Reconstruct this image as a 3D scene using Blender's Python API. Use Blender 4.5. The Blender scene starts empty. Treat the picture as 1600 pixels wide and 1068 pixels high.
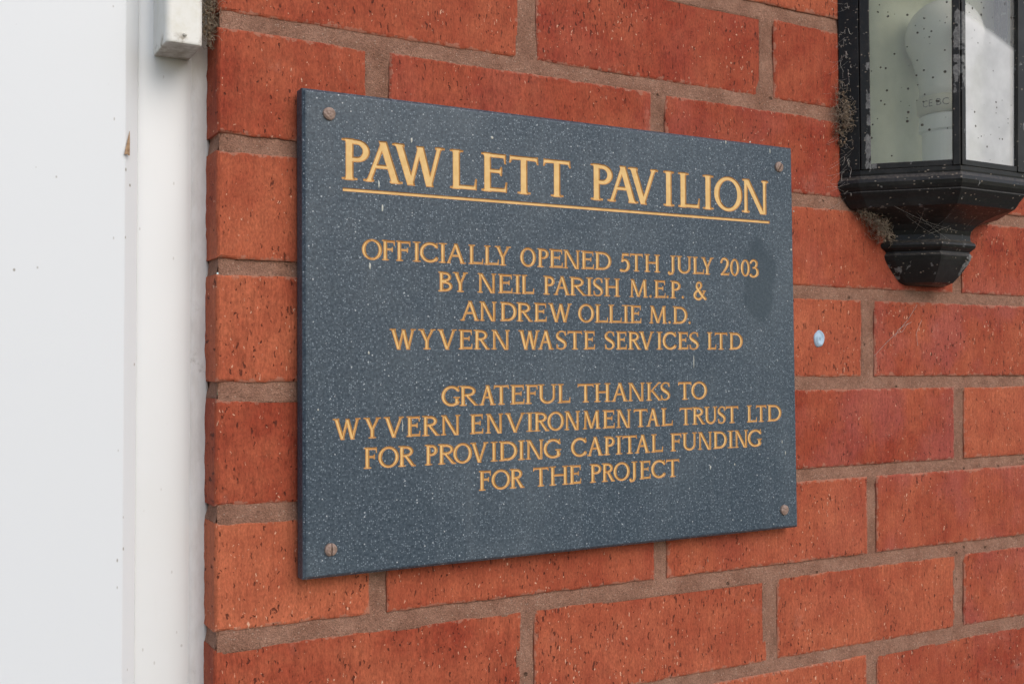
import bpy, bmesh, math, random
import numpy as np
from mathutils import Vector, Matrix, Euler, noise, geometry
S = bpy.context.scene
C = S.collection
R = math.radians
random.seed(7)

# ------------------------------------------------------------------ camera, sky, sun, exposure
cam = bpy.data.cameras.new('camera')
co = bpy.data.objects.new('camera', cam); C.objects.link(co)
co.location = (-0.16167, -0.65413, 0.01605)
co.rotation_euler = (R(91.1435), R(0.0295), R(-29.3891))
cam.sensor_width = 36; cam.lens = 1690.65/1600*36
cam.clip_start = 0.01; cam.clip_end = 400
cam.dof.use_dof = True; cam.dof.focus_distance = 0.76; cam.dof.aperture_fstop = 20
S.camera = co
SUN_AZ, SUN_EL = 166.0, 38.0          # degrees: azimuth clockwise from +Y, elevation
w = bpy.data.worlds.new("World"); S.world = w; w.use_nodes = True
nt = w.node_tree; bg = nt.nodes['Background']
sky = nt.nodes.new('ShaderNodeTexSky'); sky.sky_type = 'NISHITA'; sky.sun_disc = False
sky.sun_elevation = R(SUN_EL); sky.sun_rotation = R(SUN_AZ)
sky.air_density = 1.0; sky.dust_density = 2.0; sky.ozone_density = 0.6
nt.links.new(sky.outputs[0], bg.inputs[0]); bg.inputs[1].default_value = 0.12
sun = bpy.data.lights.new('sun', 'SUN'); sun.energy = 0.9; sun.angle = R(46); sun.color = (1, .975, .94)
so = bpy.data.objects.new('sun', sun); C.objects.link(so)
d = Vector((math.sin(R(SUN_AZ))*math.cos(R(SUN_EL)), math.cos(R(SUN_AZ))*math.cos(R(SUN_EL)), math.sin(R(SUN_EL))))
so.rotation_euler = d.to_track_quat('Z', 'Y').to_euler(); so.location = d*20
S.view_settings.view_transform = 'Standard'; S.view_settings.look = 'None'
S.view_settings.gamma = 1; S.view_settings.use_curve_mapping = False
S.view_settings.exposure = 0.40
S.render.filter_size = 1.15
S.cycles.max_bounces = 8; S.cycles.transparent_max_bounces = 12

# ------------------------------------------------------------------ helpers
class N:
    """tiny node-graph builder"""
    def __init__(s, name, rough=.5, spec=.5):
        s.m = bpy.data.materials.new(name); s.m.use_nodes = True
        s.t = s.m.node_tree; s.b = s.t.nodes['Principled BSDF']
        s.b.inputs['Roughness'].default_value = rough
        s.b.inputs['Specular IOR Level'].default_value = spec
    def n(s, typ, ins=None, **kw):
        x = s.t.nodes.new(typ)
        for k, v in kw.items(): setattr(x, k, v)
        for k, v in (ins or {}).items(): s.set(x.inputs[k], v)
        return x
    def set(s, sock, v):
        if isinstance(v, bpy.types.NodeSocket): s.t.links.new(v, sock)
        elif v is not None: sock.default_value = v
    def math(s, op, a, b=0., c=None, clamp=False):
        ins = {0: a, 1: b}
        if c is not None: ins[2] = c
        return s.n('ShaderNodeMath', ins, operation=op, use_clamp=clamp).outputs[0]
    def vec(s, op, a, b):
        return s.n('ShaderNodeVectorMath', {0: a, 1: b}, operation=op).outputs[0]
    def obj(s): return s.n('ShaderNodeTexCoord').outputs['Object']
    def attr(s, name): return s.n('ShaderNodeAttribute', attribute_name=name).outputs['Fac']
    def noise(s, vec, scale, detail=3., rough=.55, dist=0.):
        return s.n('ShaderNodeTexNoise', {'Vector': vec, 'Scale': scale, 'Detail': detail, 'Roughness': rough, 'Distortion': dist})
    def voro(s, vec, scale, rnd=1.):
        return s.n('ShaderNodeTexVoronoi', {'Vector': vec, 'Scale': scale, 'Randomness': rnd})
    def ramp(s, v, lo, hi, a=0., b=1., smooth=True):
        return s.n('ShaderNodeMapRange', {0: v, 1: lo, 2: hi, 3: a, 4: b}, interpolation_type='SMOOTHSTEP' if smooth else 'LINEAR').outputs[0]
    def mix(s, f, a, b, mode='MIX'):
        x = s.n('ShaderNodeMix', data_type='RGBA', blend_type=mode)
        s.set(x.inputs[0], f); s.set(x.inputs[6], rgba(a)); s.set(x.inputs[7], rgba(b))
        return x.outputs[2]
    def color(s, v): s.set(s.b.inputs['Base Color'], rgba(v))
    def rough(s, v): s.set(s.b.inputs['Roughness'], v)
    def bump(s, h, dist=.001, strength=1.):
        b = s.n('ShaderNodeBump', {'Height': h, 'Distance': dist, 'Strength': strength})
        s.t.links.new(b.outputs[0], s.b.inputs['Normal'])
def rgba(v): return (*v, 1.) if isinstance(v, tuple) and len(v) == 3 else v

def empty(name, label, cat, loc=(0, 0, 0), group=None):
    o = bpy.data.objects.new(name, None); C.objects.link(o); o.location = loc
    o.empty_display_size = .02
    o['label'] = label; o['category'] = cat
    if group: o['group'] = group
    return o
def tag(o, label, cat, group=None):
    o['label'] = label; o['category'] = cat
    if group: o['group'] = group
    return o
def mesh(name, vs, fs, mats, parent=None, smooth=False, mi=None, loc=None):
    me = bpy.data.meshes.new(name)
    me.from_pydata([tuple(v) for v in vs], [], fs); me.update()
    for m in (mats if isinstance(mats, (list, tuple)) else [mats]): me.materials.append(m)
    if mi is not None: me.polygons.foreach_set('material_index', mi)
    if smooth: me.polygons.foreach_set('use_smooth', [True]*len(me.polygons))
    o = bpy.data.objects.new(name, me); C.objects.link(o)
    if parent: o.parent = parent
    if loc: o.location = loc
    return o
def recalc(o):
    bm = bmesh.new(); bm.from_mesh(o.data); bmesh.ops.recalc_face_normals(bm, faces=bm.faces[:]); bm.to_mesh(o.data); bm.free()
    return o
class MB:
    """collects verts / faces for one mesh"""
    def __init__(s): s.v = []; s.f = []; s.m = []
    def add(s, vs, fs, mi=0):
        k = len(s.v); s.v += [tuple(v) for v in vs]; s.f += [tuple(i+k for i in f) for f in fs]; s.m += [mi]*len(fs)
    def box(s, a, b, mi=0):
        (x0, y0, z0), (x1, y1, z1) = a, b
        s.add([(x, y, z) for x in (x0, x1) for y in (y0, y1) for z in (z0, z1)],
              [(0, 1, 3, 2), (4, 6, 7, 5), (0, 4, 5, 1), (2, 3, 7, 6), (0, 2, 6, 4), (1, 5, 7, 3)], mi)
    def extrude(s, poly, z0, z1, mi=0, n=1):
        """closed plan polygon (x, y) extruded in z"""
        k = len(poly)
        vs = [(x, y, z0+(z1-z0)*i/n) for i in range(n+1) for x, y in poly]
        fs = [(i*k+j, i*k+(j+1) % k, (i+1)*k+(j+1) % k, (i+1)*k+j) for i in range(n) for j in range(k)]
        fs += [tuple(range(k-1, -1, -1)), tuple(n*k+j for j in range(k))]
        s.add(vs, fs, mi)
    def loft(s, rings, mi=0, caps=True, closed=True):
        k = len(rings[0]); vs = [p for r in rings for p in r]; fs = []
        for i in range(len(rings)-1):
            for j in range(k if closed else k-1):
                fs.append((i*k+j, i*k+(j+1) % k, (i+1)*k+(j+1) % k, (i+1)*k+j))
        if caps: fs += [tuple(range(k-1, -1, -1)), tuple((len(rings)-1)*k+j for j in range(k))]
        s.add(vs, fs, mi)
    def tube(s, pts, r, k=5, mi=0):
        rings = []
        for i, p in enumerate(pts):
            p = Vector(p); t = (Vector(pts[min(i+1, len(pts)-1)])-Vector(pts[max(i-1, 0)])).normalized()
            a = t.cross(Vector((.3, .5, .81))).normalized(); b = t.cross(a)
            rr = r[i] if isinstance(r, (list, tuple)) else r
            rings.append([p+(a*math.cos(q*2*math.pi/k)+b*math.sin(q*2*math.pi/k))*rr for q in range(k)])
        s.loft(rings, mi)
    def lathe(s, prof, cx, cy, k=32, mi=0):
        s.loft([[(cx+r*math.cos(2*math.pi*j/k), cy+r*math.sin(2*math.pi*j/k), z) for j in range(k)] for r, z in prof], mi)
    def lump(s, c, r, seed=0, mi=0, sq=(1, 1, 1)):
        rings = []
        for i in range(1, 6):
            th = math.pi*i/6
            ring = []
            for j in range(8):
                ph = 2*math.pi*j/8
                n = Vector((math.sin(th)*math.cos(ph), math.sin(th)*math.sin(ph), math.cos(th)))
                q = r*(1+.5*noise.noise(n*1.4+Vector((seed, seed*1.7, 0))))
                ring.append((c[0]+n.x*q*sq[0], c[1]+n.y*q*sq[1], c[2]+n.z*q*sq[2]))
            rings.append(ring)
        s.loft(rings, mi)
    def build(s, name, mats, parent=None, smooth=False, loc=None):
        return mesh(name, s.v, s.f, mats, parent, smooth, s.m, loc)
def bevel(o, wd, seg=2, ang=30):
    b = o.modifiers.new('bevel', 'BEVEL'); b.width = wd; b.segments = seg; b.limit_method = 'ANGLE'; b.angle_limit = R(ang)
    b.harden_normals = False
    return o

# ------------------------------------------------------------------ materials
def mat_brick():
    g = N('red_wirecut_brick', .85, .25)
    P = g.obj(); rnd = g.attr('rnd'); tone = g.attr('tone'); purp = g.attr('purple')
    off = g.n('ShaderNodeCombineXYZ', {0: g.math('MULTIPLY', rnd, 3.1), 1: rnd, 2: g.math('MULTIPLY', rnd, 1.7)}).outputs[0]
    Q = g.vec('ADD', P, off)
    big = g.noise(Q, 22, 3).outputs[0]
    med = g.noise(Q, 95, 4, .6).outputs[0]
    fine = g.noise(g.vec('MULTIPLY', Q, (1., 1., .45)), 900, 3, .7).outputs[0]
    streak = g.noise(g.vec('MULTIPLY', Q, (1., 1., .10)), 420, 3, .6).outputs[0]
    t = g.math('ADD', tone, g.math('MULTIPLY', g.math('SUBTRACT', big, .5), 1.45))
    t = g.math('ADD', t, g.math('MULTIPLY', g.math('SUBTRACT', med, .5), .7), clamp=True)
    col = g.mix(t, (.262, .041, .020), (.455, .125, .060))
    pm = g.math('MULTIPLY', g.ramp(g.noise(g.vec('ADD', Q, (5., 2., 9.)), 17, 3, .55).outputs[0], .44, .66), purp)
    col = g.mix(g.math('MULTIPLY', pm, .55), col, (.34, .088, .075))
    # pale dusty bloom rubbed over the surface
    bl = g.ramp(g.noise(g.vec('ADD', Q, (1., 7., 3.)), 30, 5, .7).outputs[0], .60, .80)
    col = g.mix(g.math('MULTIPLY', bl, .22), col, (.55, .34, .27))
    f2 = g.math('ADD', g.math('MULTIPLY', g.math('SUBTRACT', fine, .5), 1.5), g.math('MULTIPLY', g.math('SUBTRACT', streak, .5), .7))
    col = g.mix(1., col, g.n('ShaderNodeCombineXYZ', {0: g.math('ADD', f2, 1.), 1: g.math('ADD', f2, 1.), 2: g.math('ADD', f2, 1.)}).outputs[0], 'MULTIPLY')
    dist = g.n('ShaderNodeVectorMath', {0: g.vec('SUBTRACT', g.noise(Q, 260, 2).outputs['Color'], (.5, .5, .5)), 1: (.004, .0, .008)}, operation='MULTIPLY').outputs[0]
    Qd = g.vec('ADD', Q, dist)
    den = g.math('MULTIPLY', g.ramp(g.math('FRACT', g.math('MULTIPLY', rnd, 7.3)), 0., 1., .78, 1.14, False), g.ramp(g.noise(g.vec('ADD', Q, (3., 3., 3.)), 28, 2).outputs[0], .35, .65, .78, 1.25))
    def pits(sx, sz, lo, keep, shift, y=40.):
        v = g.voro(g.vec('ADD', g.vec('MULTIPLY', Qd, (sx, y, sz)), (shift, shift, shift)), 1.)
        sel = g.n('ShaderNodeSeparateColor', {0: v.outputs['Color']})
        size = g.math('MULTIPLY', g.math('MULTIPLY', g.ramp(sel.outputs[0], 1-keep, 1., .0, 1., False), lo), den)
        return g.math('MULTIPLY', g.ramp(g.math('SUBTRACT', size, v.outputs['Distance']), -.02, .05), g.math('GREATER_THAN', sel.outputs[0], 1-keep))
    slit = pits(470., 120., .27, .62, 0.)
    hole = g.math('MAXIMUM', pits(250., 190., .20, .50, 4.3), pits(520., 330., .25, .38, 7.7))
    pit = g.math('MAXIMUM', slit, hole)
    speck = g.math('MAXIMUM', pits(360., 230., .18, .42, 11.), pits(600., 240., .20, .36, 17.))
    col = g.mix(g.math('MULTIPLY', speck, .75), col, (.74, .47, .33))
    col = g.mix(g.math('MULTIPLY', pit, .82), col, (.085, .022, .014))
    sm = g.math('SUBTRACT', g.math('MULTIPLY', g.ramp(g.noise(Q, 150, 4, .65).outputs[0], .40, .75), .0042), g.attr('edge'))
    col = g.mix(g.math('MULTIPLY', g.ramp(sm, -.0004, .0006), .42), col, (.42, .24, .17))
    g.color(col)
    h = g.math('SUBTRACT', g.math('ADD', g.math('MULTIPLY', fine, .30), g.math('MULTIPLY', med, .35)), g.math('MULTIPLY', pit, .9))
    h = g.math('ADD', h, g.math('MULTIPLY', streak, .25))
    g.bump(h, .0014, .9)
    return g.m
def mat_mortar():
    g = N('brown_sand_mortar', .95, .15)
    P = g.obj()
    a = g.noise(P, 40, 4, .6).outputs[0]; f = g.noise(P, 1100, 2, .7).outputs[0]; m = g.noise(P, 260, 3, .6).outputs[0]
    col = g.mix(g.ramp(a, .3, .7), (.250, .126, .086), (.335, .184, .130))
    k = g.math('ADD', g.math('MULTIPLY', g.math('SUBTRACT', f, .5), 1.6), g.math('MULTIPLY_ADD', g.math('SUBTRACT', m, .5), .6, 1.))
    col = g.mix(1., col, g.n('ShaderNodeCombineXYZ', {0: k, 1: k, 2: k}).outputs[0], 'MULTIPLY')
    st = g.ramp(g.noise(g.vec('ADD', P, (3., 1., 4.)), 55, 4, .65).outputs[0], .60, .74)
    col = g.mix(g.math('MULTIPLY', st, .28), col, (.16, .10, .065))
    v = g.voro(P, 105.); c = g.n('ShaderNodeSeparateColor', {0: v.outputs['Color']})
    void = g.math('MULTIPLY', g.ramp(g.math('ADD', v.outputs['Distance'], g.math('MULTIPLY', m, .16)), .26, .17), g.math('GREATER_THAN', c.outputs[0], .86))
    col = g.mix(g.math('MULTIPLY', void, .7), col, (.07, .042, .028))
    v4 = g.voro(P, 620.); c4 = g.n('ShaderNodeSeparateColor', {0: v4.outputs['Color']})
    col = g.mix(g.math('MULTIPLY', g.ramp(v4.outputs['Distance'], .4, .2), g.math('MULTIPLY', g.math('GREATER_THAN', c4.outputs[0], .88), .6)), col, (.50, .36, .28))
    g.color(col); g.bump(g.math('SUBTRACT', g.math('ADD', f, g.math('MULTIPLY', m, 1.1)), g.math('MULTIPLY', void, 1.2)), .0013, .9)
    return g.m
def mat_plaque():
    g = N('speckled_blue_slate_plastic', .42, .35)
    P = g.obj()
    base = g.noise(P, 500, 3, .65).outputs[0]
    cloud = g.noise(P, 9, 4, .6).outputs[0]
    col = g.mix(g.ramp(base, .3, .72), (.023, .039, .059), (.073, .102, .131))
    v = g.voro(P, 760.); c = g.n('ShaderNodeSeparateColor', {0: v.outputs['Color']})
    s1 = g.math('MULTIPLY', g.ramp(v.outputs['Distance'], .42, .20), g.ramp(c.outputs[0], .22, 1.))
    v2 = g.voro(g.vec('ADD', P, (.3, .7, .2)), 360.); c2 = g.n('ShaderNodeSeparateColor', {0: v2.outputs['Color']})
    s2 = g.math('MULTIPLY', g.ramp(v2.outputs['Distance'], .24, .08), g.math('GREATER_THAN', c2.outputs[0], .89))
    # smooth worn patch beside the date: darker, the specks polished away
    q = g.vec('MULTIPLY', g.vec('SUBTRACT', P, (.1655, 0., .041)), (1/.0185, 0., 1/.036))
    q = g.vec('ADD', q, g.vec('MULTIPLY', g.vec('SUBTRACT', g.noise(P, 45, 3).outputs['Color'], (.5, .5, .5)), (1., 0., 1.)))
    ln = g.n('ShaderNodeVectorMath', {0: q}, operation='LENGTH').outputs['Value']
    patch = g.math('MULTIPLY', g.ramp(ln, 1.05, .75), .85)
    keep = g.math('SUBTRACT', 1., g.math('MULTIPLY', patch, .75))
    col = g.mix(g.math('MULTIPLY', g.math('MULTIPLY', s1, .70), keep), col, (.30, .36, .42))
    col = g.mix(g.math('MULTIPLY', g.math('MULTIPLY', s2, .75), keep), col, (.62, .66, .70))
    col = g.mix(g.math('MULTIPLY', g.ramp(cloud, .4, .75), .10), col, (.30, .34, .36))
    run_ = g.ramp(g.noise(g.vec('MULTIPLY', P, (1., 1., .06)), 85, 4, .6).outputs[0], .50, .72)
    col = g.mix(g.math('MULTIPLY', run_, .05), col, (.26, .29, .31))
    col = g.mix(g.math('MULTIPLY', patch, .55), col, (.018, .036, .052))
    g.color(col); g.rough(g.ramp(g.noise(P, 60, 4).outputs[0], .3, .7, .38, .52))
    g.bump(g.noise(P, 420, 3, .6).outputs[0], .0003, .35)
    return g.m
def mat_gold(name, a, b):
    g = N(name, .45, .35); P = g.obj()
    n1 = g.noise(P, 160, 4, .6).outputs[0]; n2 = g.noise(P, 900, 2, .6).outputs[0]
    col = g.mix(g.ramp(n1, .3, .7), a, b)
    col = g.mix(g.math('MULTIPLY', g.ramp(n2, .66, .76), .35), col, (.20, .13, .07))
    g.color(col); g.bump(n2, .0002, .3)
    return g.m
def mat_upvc(name, base, speck=.5, grime=.3, rough=.35, rv=.06):
    g = N(name, rough, .4); P = g.obj()
    n = g.noise(P, 12, 4, .6).outputs[0]
    v = g.voro(g.vec('MULTIPLY', P, (95., 60., 70.)), 1.); c = g.n('ShaderNodeSeparateColor', {0: v.outputs['Color']})
    s = g.math('MULTIPLY', g.ramp(v.outputs['Distance'], .09, .03), g.math('GREATER_THAN', c.outputs[0], .80))
    col = g.mix(g.math('MULTIPLY', g.ramp(n, .45, .8), grime), base, (.60, .58, .50))
    col = g.mix(g.math('MULTIPLY', s, speck), col, (.22, .19, .15))
    ve = g.voro(g.vec('MULTIPLY', P, (300., 60., 130.)), 1.); ce = g.n('ShaderNodeSeparateColor', {0: ve.outputs['Color']})
    sx = g.n('ShaderNodeSeparateXYZ', {0: P}).outputs[0]
    near = g.math('MULTIPLY', g.ramp(sx, -.062, -.048), g.math('GREATER_THAN', ce.outputs[0], .93))
    col = g.mix(g.math('MULTIPLY', g.math('MULTIPLY', g.ramp(ve.outputs['Distance'], .20, .08), near), speck), col, (.25, .21, .17))
    f = g.ramp(g.noise(g.vec('MULTIPLY', P, (1., 1., .2)), 240, 4, .65).outputs[0], .60, .78)
    col = g.mix(g.math('MULTIPLY', f, grime*.35), col, (.40, .37, .31))
    g.color(col); g.rough(g.ramp(n, .3, .7, rough-rv, rough+rv))
    g.bump(g.noise(P, 90, 3).outputs[0], .0004, .12)
    return g.m
def mat_dirtplastic():
    g = N('dusty_cream_plastic', .5, .35); P = g.obj()
    z = g.n('ShaderNodeSeparateXYZ', {0: P}).outputs[2]
    n = g.noise(P, 110, 5, .65).outputs[0]
    col = g.mix(g.ramp(n, .40, .80), (.80, .79, .75), (.72, .70, .62))
    dirt = g.math('MAXIMUM', g.math('MULTIPLY', g.ramp(n, .42, .62), g.ramp(z, .2115, .2065)), g.ramp(z, .2051, .2046))
    col = g.mix(g.math('MULTIPLY', dirt, g.ramp(n, .35, .62, .45, .85)), col, (.25, .20, .15))
    g.color(col); g.bump(n, .0006, .3)
    return g.m
def mat_sealant():
    g = N('weathered_white_sealant', .55, .3); P = g.obj()
    n = g.noise(g.vec('MULTIPLY', P, (1., 1., .3)), 130, 5, .65).outputs[0]
    col = g.mix(g.ramp(n, .35, .7), (.80, .77, .75), (.70, .66, .63))
    g.color(g.mix(g.math('MULTIPLY', g.ramp(g.noise(P, 60, 5, .7).outputs[0], .62, .76), .45), col, (.30, .26, .21)))
    g.bump(n, .0012, .5)
    return g.m
def mat_black():
    g = N('flaking_black_gloss_paint', .38, .35); P = g.obj()
    n = g.noise(P, 46, 5, .6, .4).outputs[0]; d = g.noise(P, 420, 4, .7).outputs[0]
    sx = g.n('ShaderNodeSeparateXYZ', {0: P})
    def zone(x0, x1, z0, z1):
        return g.math('MULTIPLY', g.math('MULTIPLY', g.ramp(sx.outputs[0], x0-.002, x0), g.ramp(sx.outputs[0], x1+.002, x1)), g.math('MULTIPLY', g.ramp(sx.outputs[2], z0-.008, z0), g.ramp(sx.outputs[2], z1+.008, z1)))
    n = g.noise(P, 85, 5, .65, .3).outputs[0]
    worn = g.math('MAXIMUM', g.math('MAXIMUM', g.math('MULTIPLY', zone(.570, .590, .0855, .0965), .8), g.math('MULTIPLY', zone(.636, .650, .095, .106), .8)), g.math('MAXIMUM', zone(.5795, .5890, .240, .300), zone(.5338, .5388, .180, .262)))
    chip = g.ramp(g.math('ADD', n, g.math('MULTIPLY', worn, .20)), .652, .664)
    col = g.mix(g.ramp(d, .45, .8), (.007, .0065, .006), (.022, .020, .019))
    v = g.voro(P, 230.); c = g.n('ShaderNodeSeparateColor', {0: v.outputs['Color']})
    sp = g.math('MULTIPLY', g.ramp(v.outputs['Distance'], .22, .10), g.math('GREATER_THAN', c.outputs[1], .80))
    v3 = g.voro(g.vec('MULTIPLY', P, (240., 240., 420.)), 1.); c3 = g.n('ShaderNodeSeparateColor', {0: v3.outputs['Color']})
    thick = g.ramp(g.noise(P, 38, 3, .6).outputs[0], .40, .62, .97, .55)
    sp = g.math('MAXIMUM', sp, g.math('MULTIPLY', g.ramp(v3.outputs['Distance'], .26, .12), g.math('GREATER_THAN', c3.outputs[0], thick)))
    nrm = g.n('ShaderNodeSeparateXYZ', {0: g.n('ShaderNodeNewGeometry').outputs['Normal']}).outputs[2]
    dust = g.math('MULTIPLY', g.ramp(nrm, .05, .8), g.ramp(d, .35, .65, .25, .8))
    col = g.mix(dust, col, (.13, .115, .10))
    col = g.mix(g.math('MULTIPLY', sp, .75), col, (.34, .28, .22))
    film = g.ramp(g.noise(P, 20, 4, .65).outputs[0], .48, .72)
    col = g.mix(g.math('MULTIPLY', film, .20), col, (.085, .08, .078))
    col = g.mix(chip, col, g.mix(g.ramp(d, .35, .7), (.10, .10, .10), (.24, .24, .235)))
    g.color(col); g.rough(g.math('ADD', g.math('MULTIPLY', chip, .3), g.ramp(d, .3, .7, .32, .55)))
    g.bump(g.math('ADD', g.math('MULTIPLY', d, .3), g.math('MULTIPLY', chip, -.8)), .0006, .6)
    return g.m
def mat_glass(name, dust, tint, dcol, clear, thru):  # on the front pane the dust layer doubles as a painted sky reflection
    g = N(name); P = g.obj(); t = g.t
    t.nodes.remove(g.b)
    tr = g.n('ShaderNodeBsdfTransparent', {'Color': rgba(tint)})
    gl = g.n('ShaderNodeBsdfGlossy', {'Color': (1, 1, 1, 1), 'Roughness': .04})
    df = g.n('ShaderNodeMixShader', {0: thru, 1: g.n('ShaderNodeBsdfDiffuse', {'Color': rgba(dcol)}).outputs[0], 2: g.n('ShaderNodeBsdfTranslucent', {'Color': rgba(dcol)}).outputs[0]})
    sk = g.n('ShaderNodeBsdfDiffuse', {'Color': (.05, .04, .035, 1)})
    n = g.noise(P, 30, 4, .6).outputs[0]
    v = g.voro(g.vec('MULTIPLY', P, (260., 260., 260.)), 1.); c = g.n('ShaderNodeSeparateColor', {0: v.outputs['Color']})
    cl = g.ramp(g.noise(P, 24, 3, .6).outputs[0], .42, .62, .12, .42)
    sp = g.math('MULTIPLY', g.ramp(g.math('SUBTRACT', g.math('MULTIPLY_ADD', c.outputs[2], .28, .06), v.outputs['Distance']), 0., .05), g.math('LESS_THAN', c.outputs[0], cl))
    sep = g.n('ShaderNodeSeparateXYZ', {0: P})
    # pale film paints a bright reflection, ending on a slanting line near the top
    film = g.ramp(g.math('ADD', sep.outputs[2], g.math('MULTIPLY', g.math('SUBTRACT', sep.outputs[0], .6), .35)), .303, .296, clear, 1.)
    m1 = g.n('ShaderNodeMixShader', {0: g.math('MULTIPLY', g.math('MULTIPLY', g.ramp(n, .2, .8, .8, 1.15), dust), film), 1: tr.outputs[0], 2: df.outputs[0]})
    fr = g.n('ShaderNodeFresnel', {'IOR': 1.5})
    m2 = g.n('ShaderNodeMixShader', {0: fr.outputs[0], 1: m1.outputs[0], 2: gl.outputs[0]})
    m3 = g.n('ShaderNodeMixShader', {0: g.math('MULTIPLY', sp, .85), 1: m2.outputs[0], 2: sk.outputs[0]})
    t.links.new(m3.outputs[0], t.nodes['Material Output'].inputs[0])
    return g.m
def mat_simple(name, a, b, scale=80., rough=.6, bump=.0004, spec=.4):
    g = N(name, rough, spec); P = g.obj()
    n = g.noise(P, scale, 5, .65).outputs[0]
    g.color(g.mix(g.ramp(n, .32, .68), a, b)); g.bump(n, bump, .5)
    return g.m
M = dict(brick=mat_brick(), mortar=mat_mortar(), plaque=mat_plaque(),
         gold=mat_gold('gold_letter_paint', (.71, .45, .165), (.79, .53, .22)),
         ochre=mat_gold('shaded_gold_letter_wall', (.46, .215, .062), (.58, .30, .095)),  # darker gold for the cut walls, their shade put into the colour
         leaf=mat_upvc('white_door_plastic', (.745, .770, .800), .8, .015, .42, .01),
         frame=mat_upvc('white_frame_plastic', (.735, .750, .760), .35, .10, .38),
         trunk=mat_dirtplastic(), seal=mat_sealant(), black=mat_black(),
         glass_side=mat_glass('dusty_side_glass', .20, (1., .99, .91), (.95, .95, .84), .9, .50),
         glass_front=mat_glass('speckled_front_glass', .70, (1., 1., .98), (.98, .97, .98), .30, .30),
         cream=mat_simple('cream_inner_enamel', (.58, .60, .45), (.68, .70, .55), 30., .35),
         bulb=mat_simple('opal_bulb_glass', (.90, .90, .89), (.94, .94, .93), 20., .25, .0001),
         bulbbase=mat_simple('cream_bulb_collar', (.66, .63, .52), (.72, .69, .58), 40., .4),
         holder=mat_simple('white_lamp_holder', (.84, .86, .88), (.88, .90, .92), 40., .35),
         print=mat_simple('grey_print_ink', (.16, .15, .13), (.22, .20, .18), 200., .7),
         screw=mat_simple('rusty_painted_steel', (.33, .235, .195), (.22, .145, .11), 420., .55, .0005),
         web=mat_simple('dusty_cobweb', (.40, .33, .25), (.24, .18, .12), 300., .9),
         web_pale=mat_simple('pale_cobweb_thread', (.50, .47, .43), (.36, .33, .29), 300., .8),
         crumb=mat_simple('brown_crumb_dirt', (.20, .14, .09), (.09, .06, .04), 500., .95, .001),
         husk=mat_simple('dry_straw', (.42, .28, .17), (.25, .15, .08), 500., .7),
         blue=mat_simple('pale_blue_filler', (.36, .49, .62), (.42, .55, .68), 120., .5, .0006),
         lime=mat_simple('dried_pale_droplet', (.62, .62, .56), (.50, .50, .44), 300., .8),
         paving=mat_simple('grey_concrete_paving', (.26, .25, .23), (.33, .32, .30), 9., .9, .003),
         grass=mat_simple('mown_grass', (.05, .08, .02), (.09, .12, .035), 14., .95, .01))

# ------------------------------------------------------------------ ground (out of view; gives the bounce light)
GZ = -1.5
g_ = mesh('ground', [(-150, -150, GZ-.02), (150, -150, GZ-.02), (150, 150, GZ-.02), (-150, 150, GZ-.02)], [(0, 1, 2, 3)], M['grass']); g_['kind'] = 'structure'
mb = MB(); mb.box((-6, -2.4, GZ-.1), (8, .05, GZ)); pv = mb.build('pavement', M['paving']); pv['kind'] = 'structure'

# ------------------------------------------------------------------ brick wall
wall = empty('brick_wall', 'red brick wall with brown mortar joints carrying the plaque and the lantern', 'wall', (1.5, .05, GZ))
def vn(x, y, z, s): return noise.noise(Vector((x*s, y*s, z*s)))
GA = .075
def zbed(b): return -GA*(b-4)
X0 = .0025
# tone (0 dark red .. 1 light orange) and purple blush of the bricks seen, by (course, index)
TONE = {(0, 0): (.45, 0), (0, 1): (.25, .2), (0, 2): (.2, .3), (1, 0): (.42, 0), (1, 1): (.3, .3), (1, 2): (.2, .5), (1, 3): (.15, .5),
        (2, 0): (.55, 0), (2, 1): (.4, .3), (2, 2): (.40, .4), (2, 3): (.3, .6), (3, 0): (.68, 0), (3, 1): (.5, 0), (3, 2): (.62, .1), (3, 3): (.36, .9),
        (4, 0): (.26, 0), (4, 1): (.4, .2), (4, 2): (.22, .9), (4, 3): (.68, .1), (5, 0): (.95, 0), (5, 1): (.42, .1), (5, 2): (.55, .2), (5, 3): (.42, .8),
        (6, 0): (.38, 0), (6, 1): (.50, .1), (6, 2): (.58, .1), (6, 3): (.42, .7), (7, 0): (.45, 0), (7, 1): (.5, 0), (7, 2): (.6, .1), (7, 3): (.3, .4)}
DX = {(3, .5575): -.0021, (5, .5575): .0012, (5, .3325): .0020, (1, .3325): .0010}
HALF = {(1, .1075): .0076, (0, .22): .0072, (3, .5575): .0078, (4, .67): .0070, (1, .3325): .0065, (0, .445): .0053, (5, .5575): .0058, (5, .1075): .0060, (6, .22): .0052, (6, .445): .0058, (2, .67): .0066, (6, .67): .0058}
bv, bf, ba, be = [], [], [], []
rr = random.Random(11)
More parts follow.
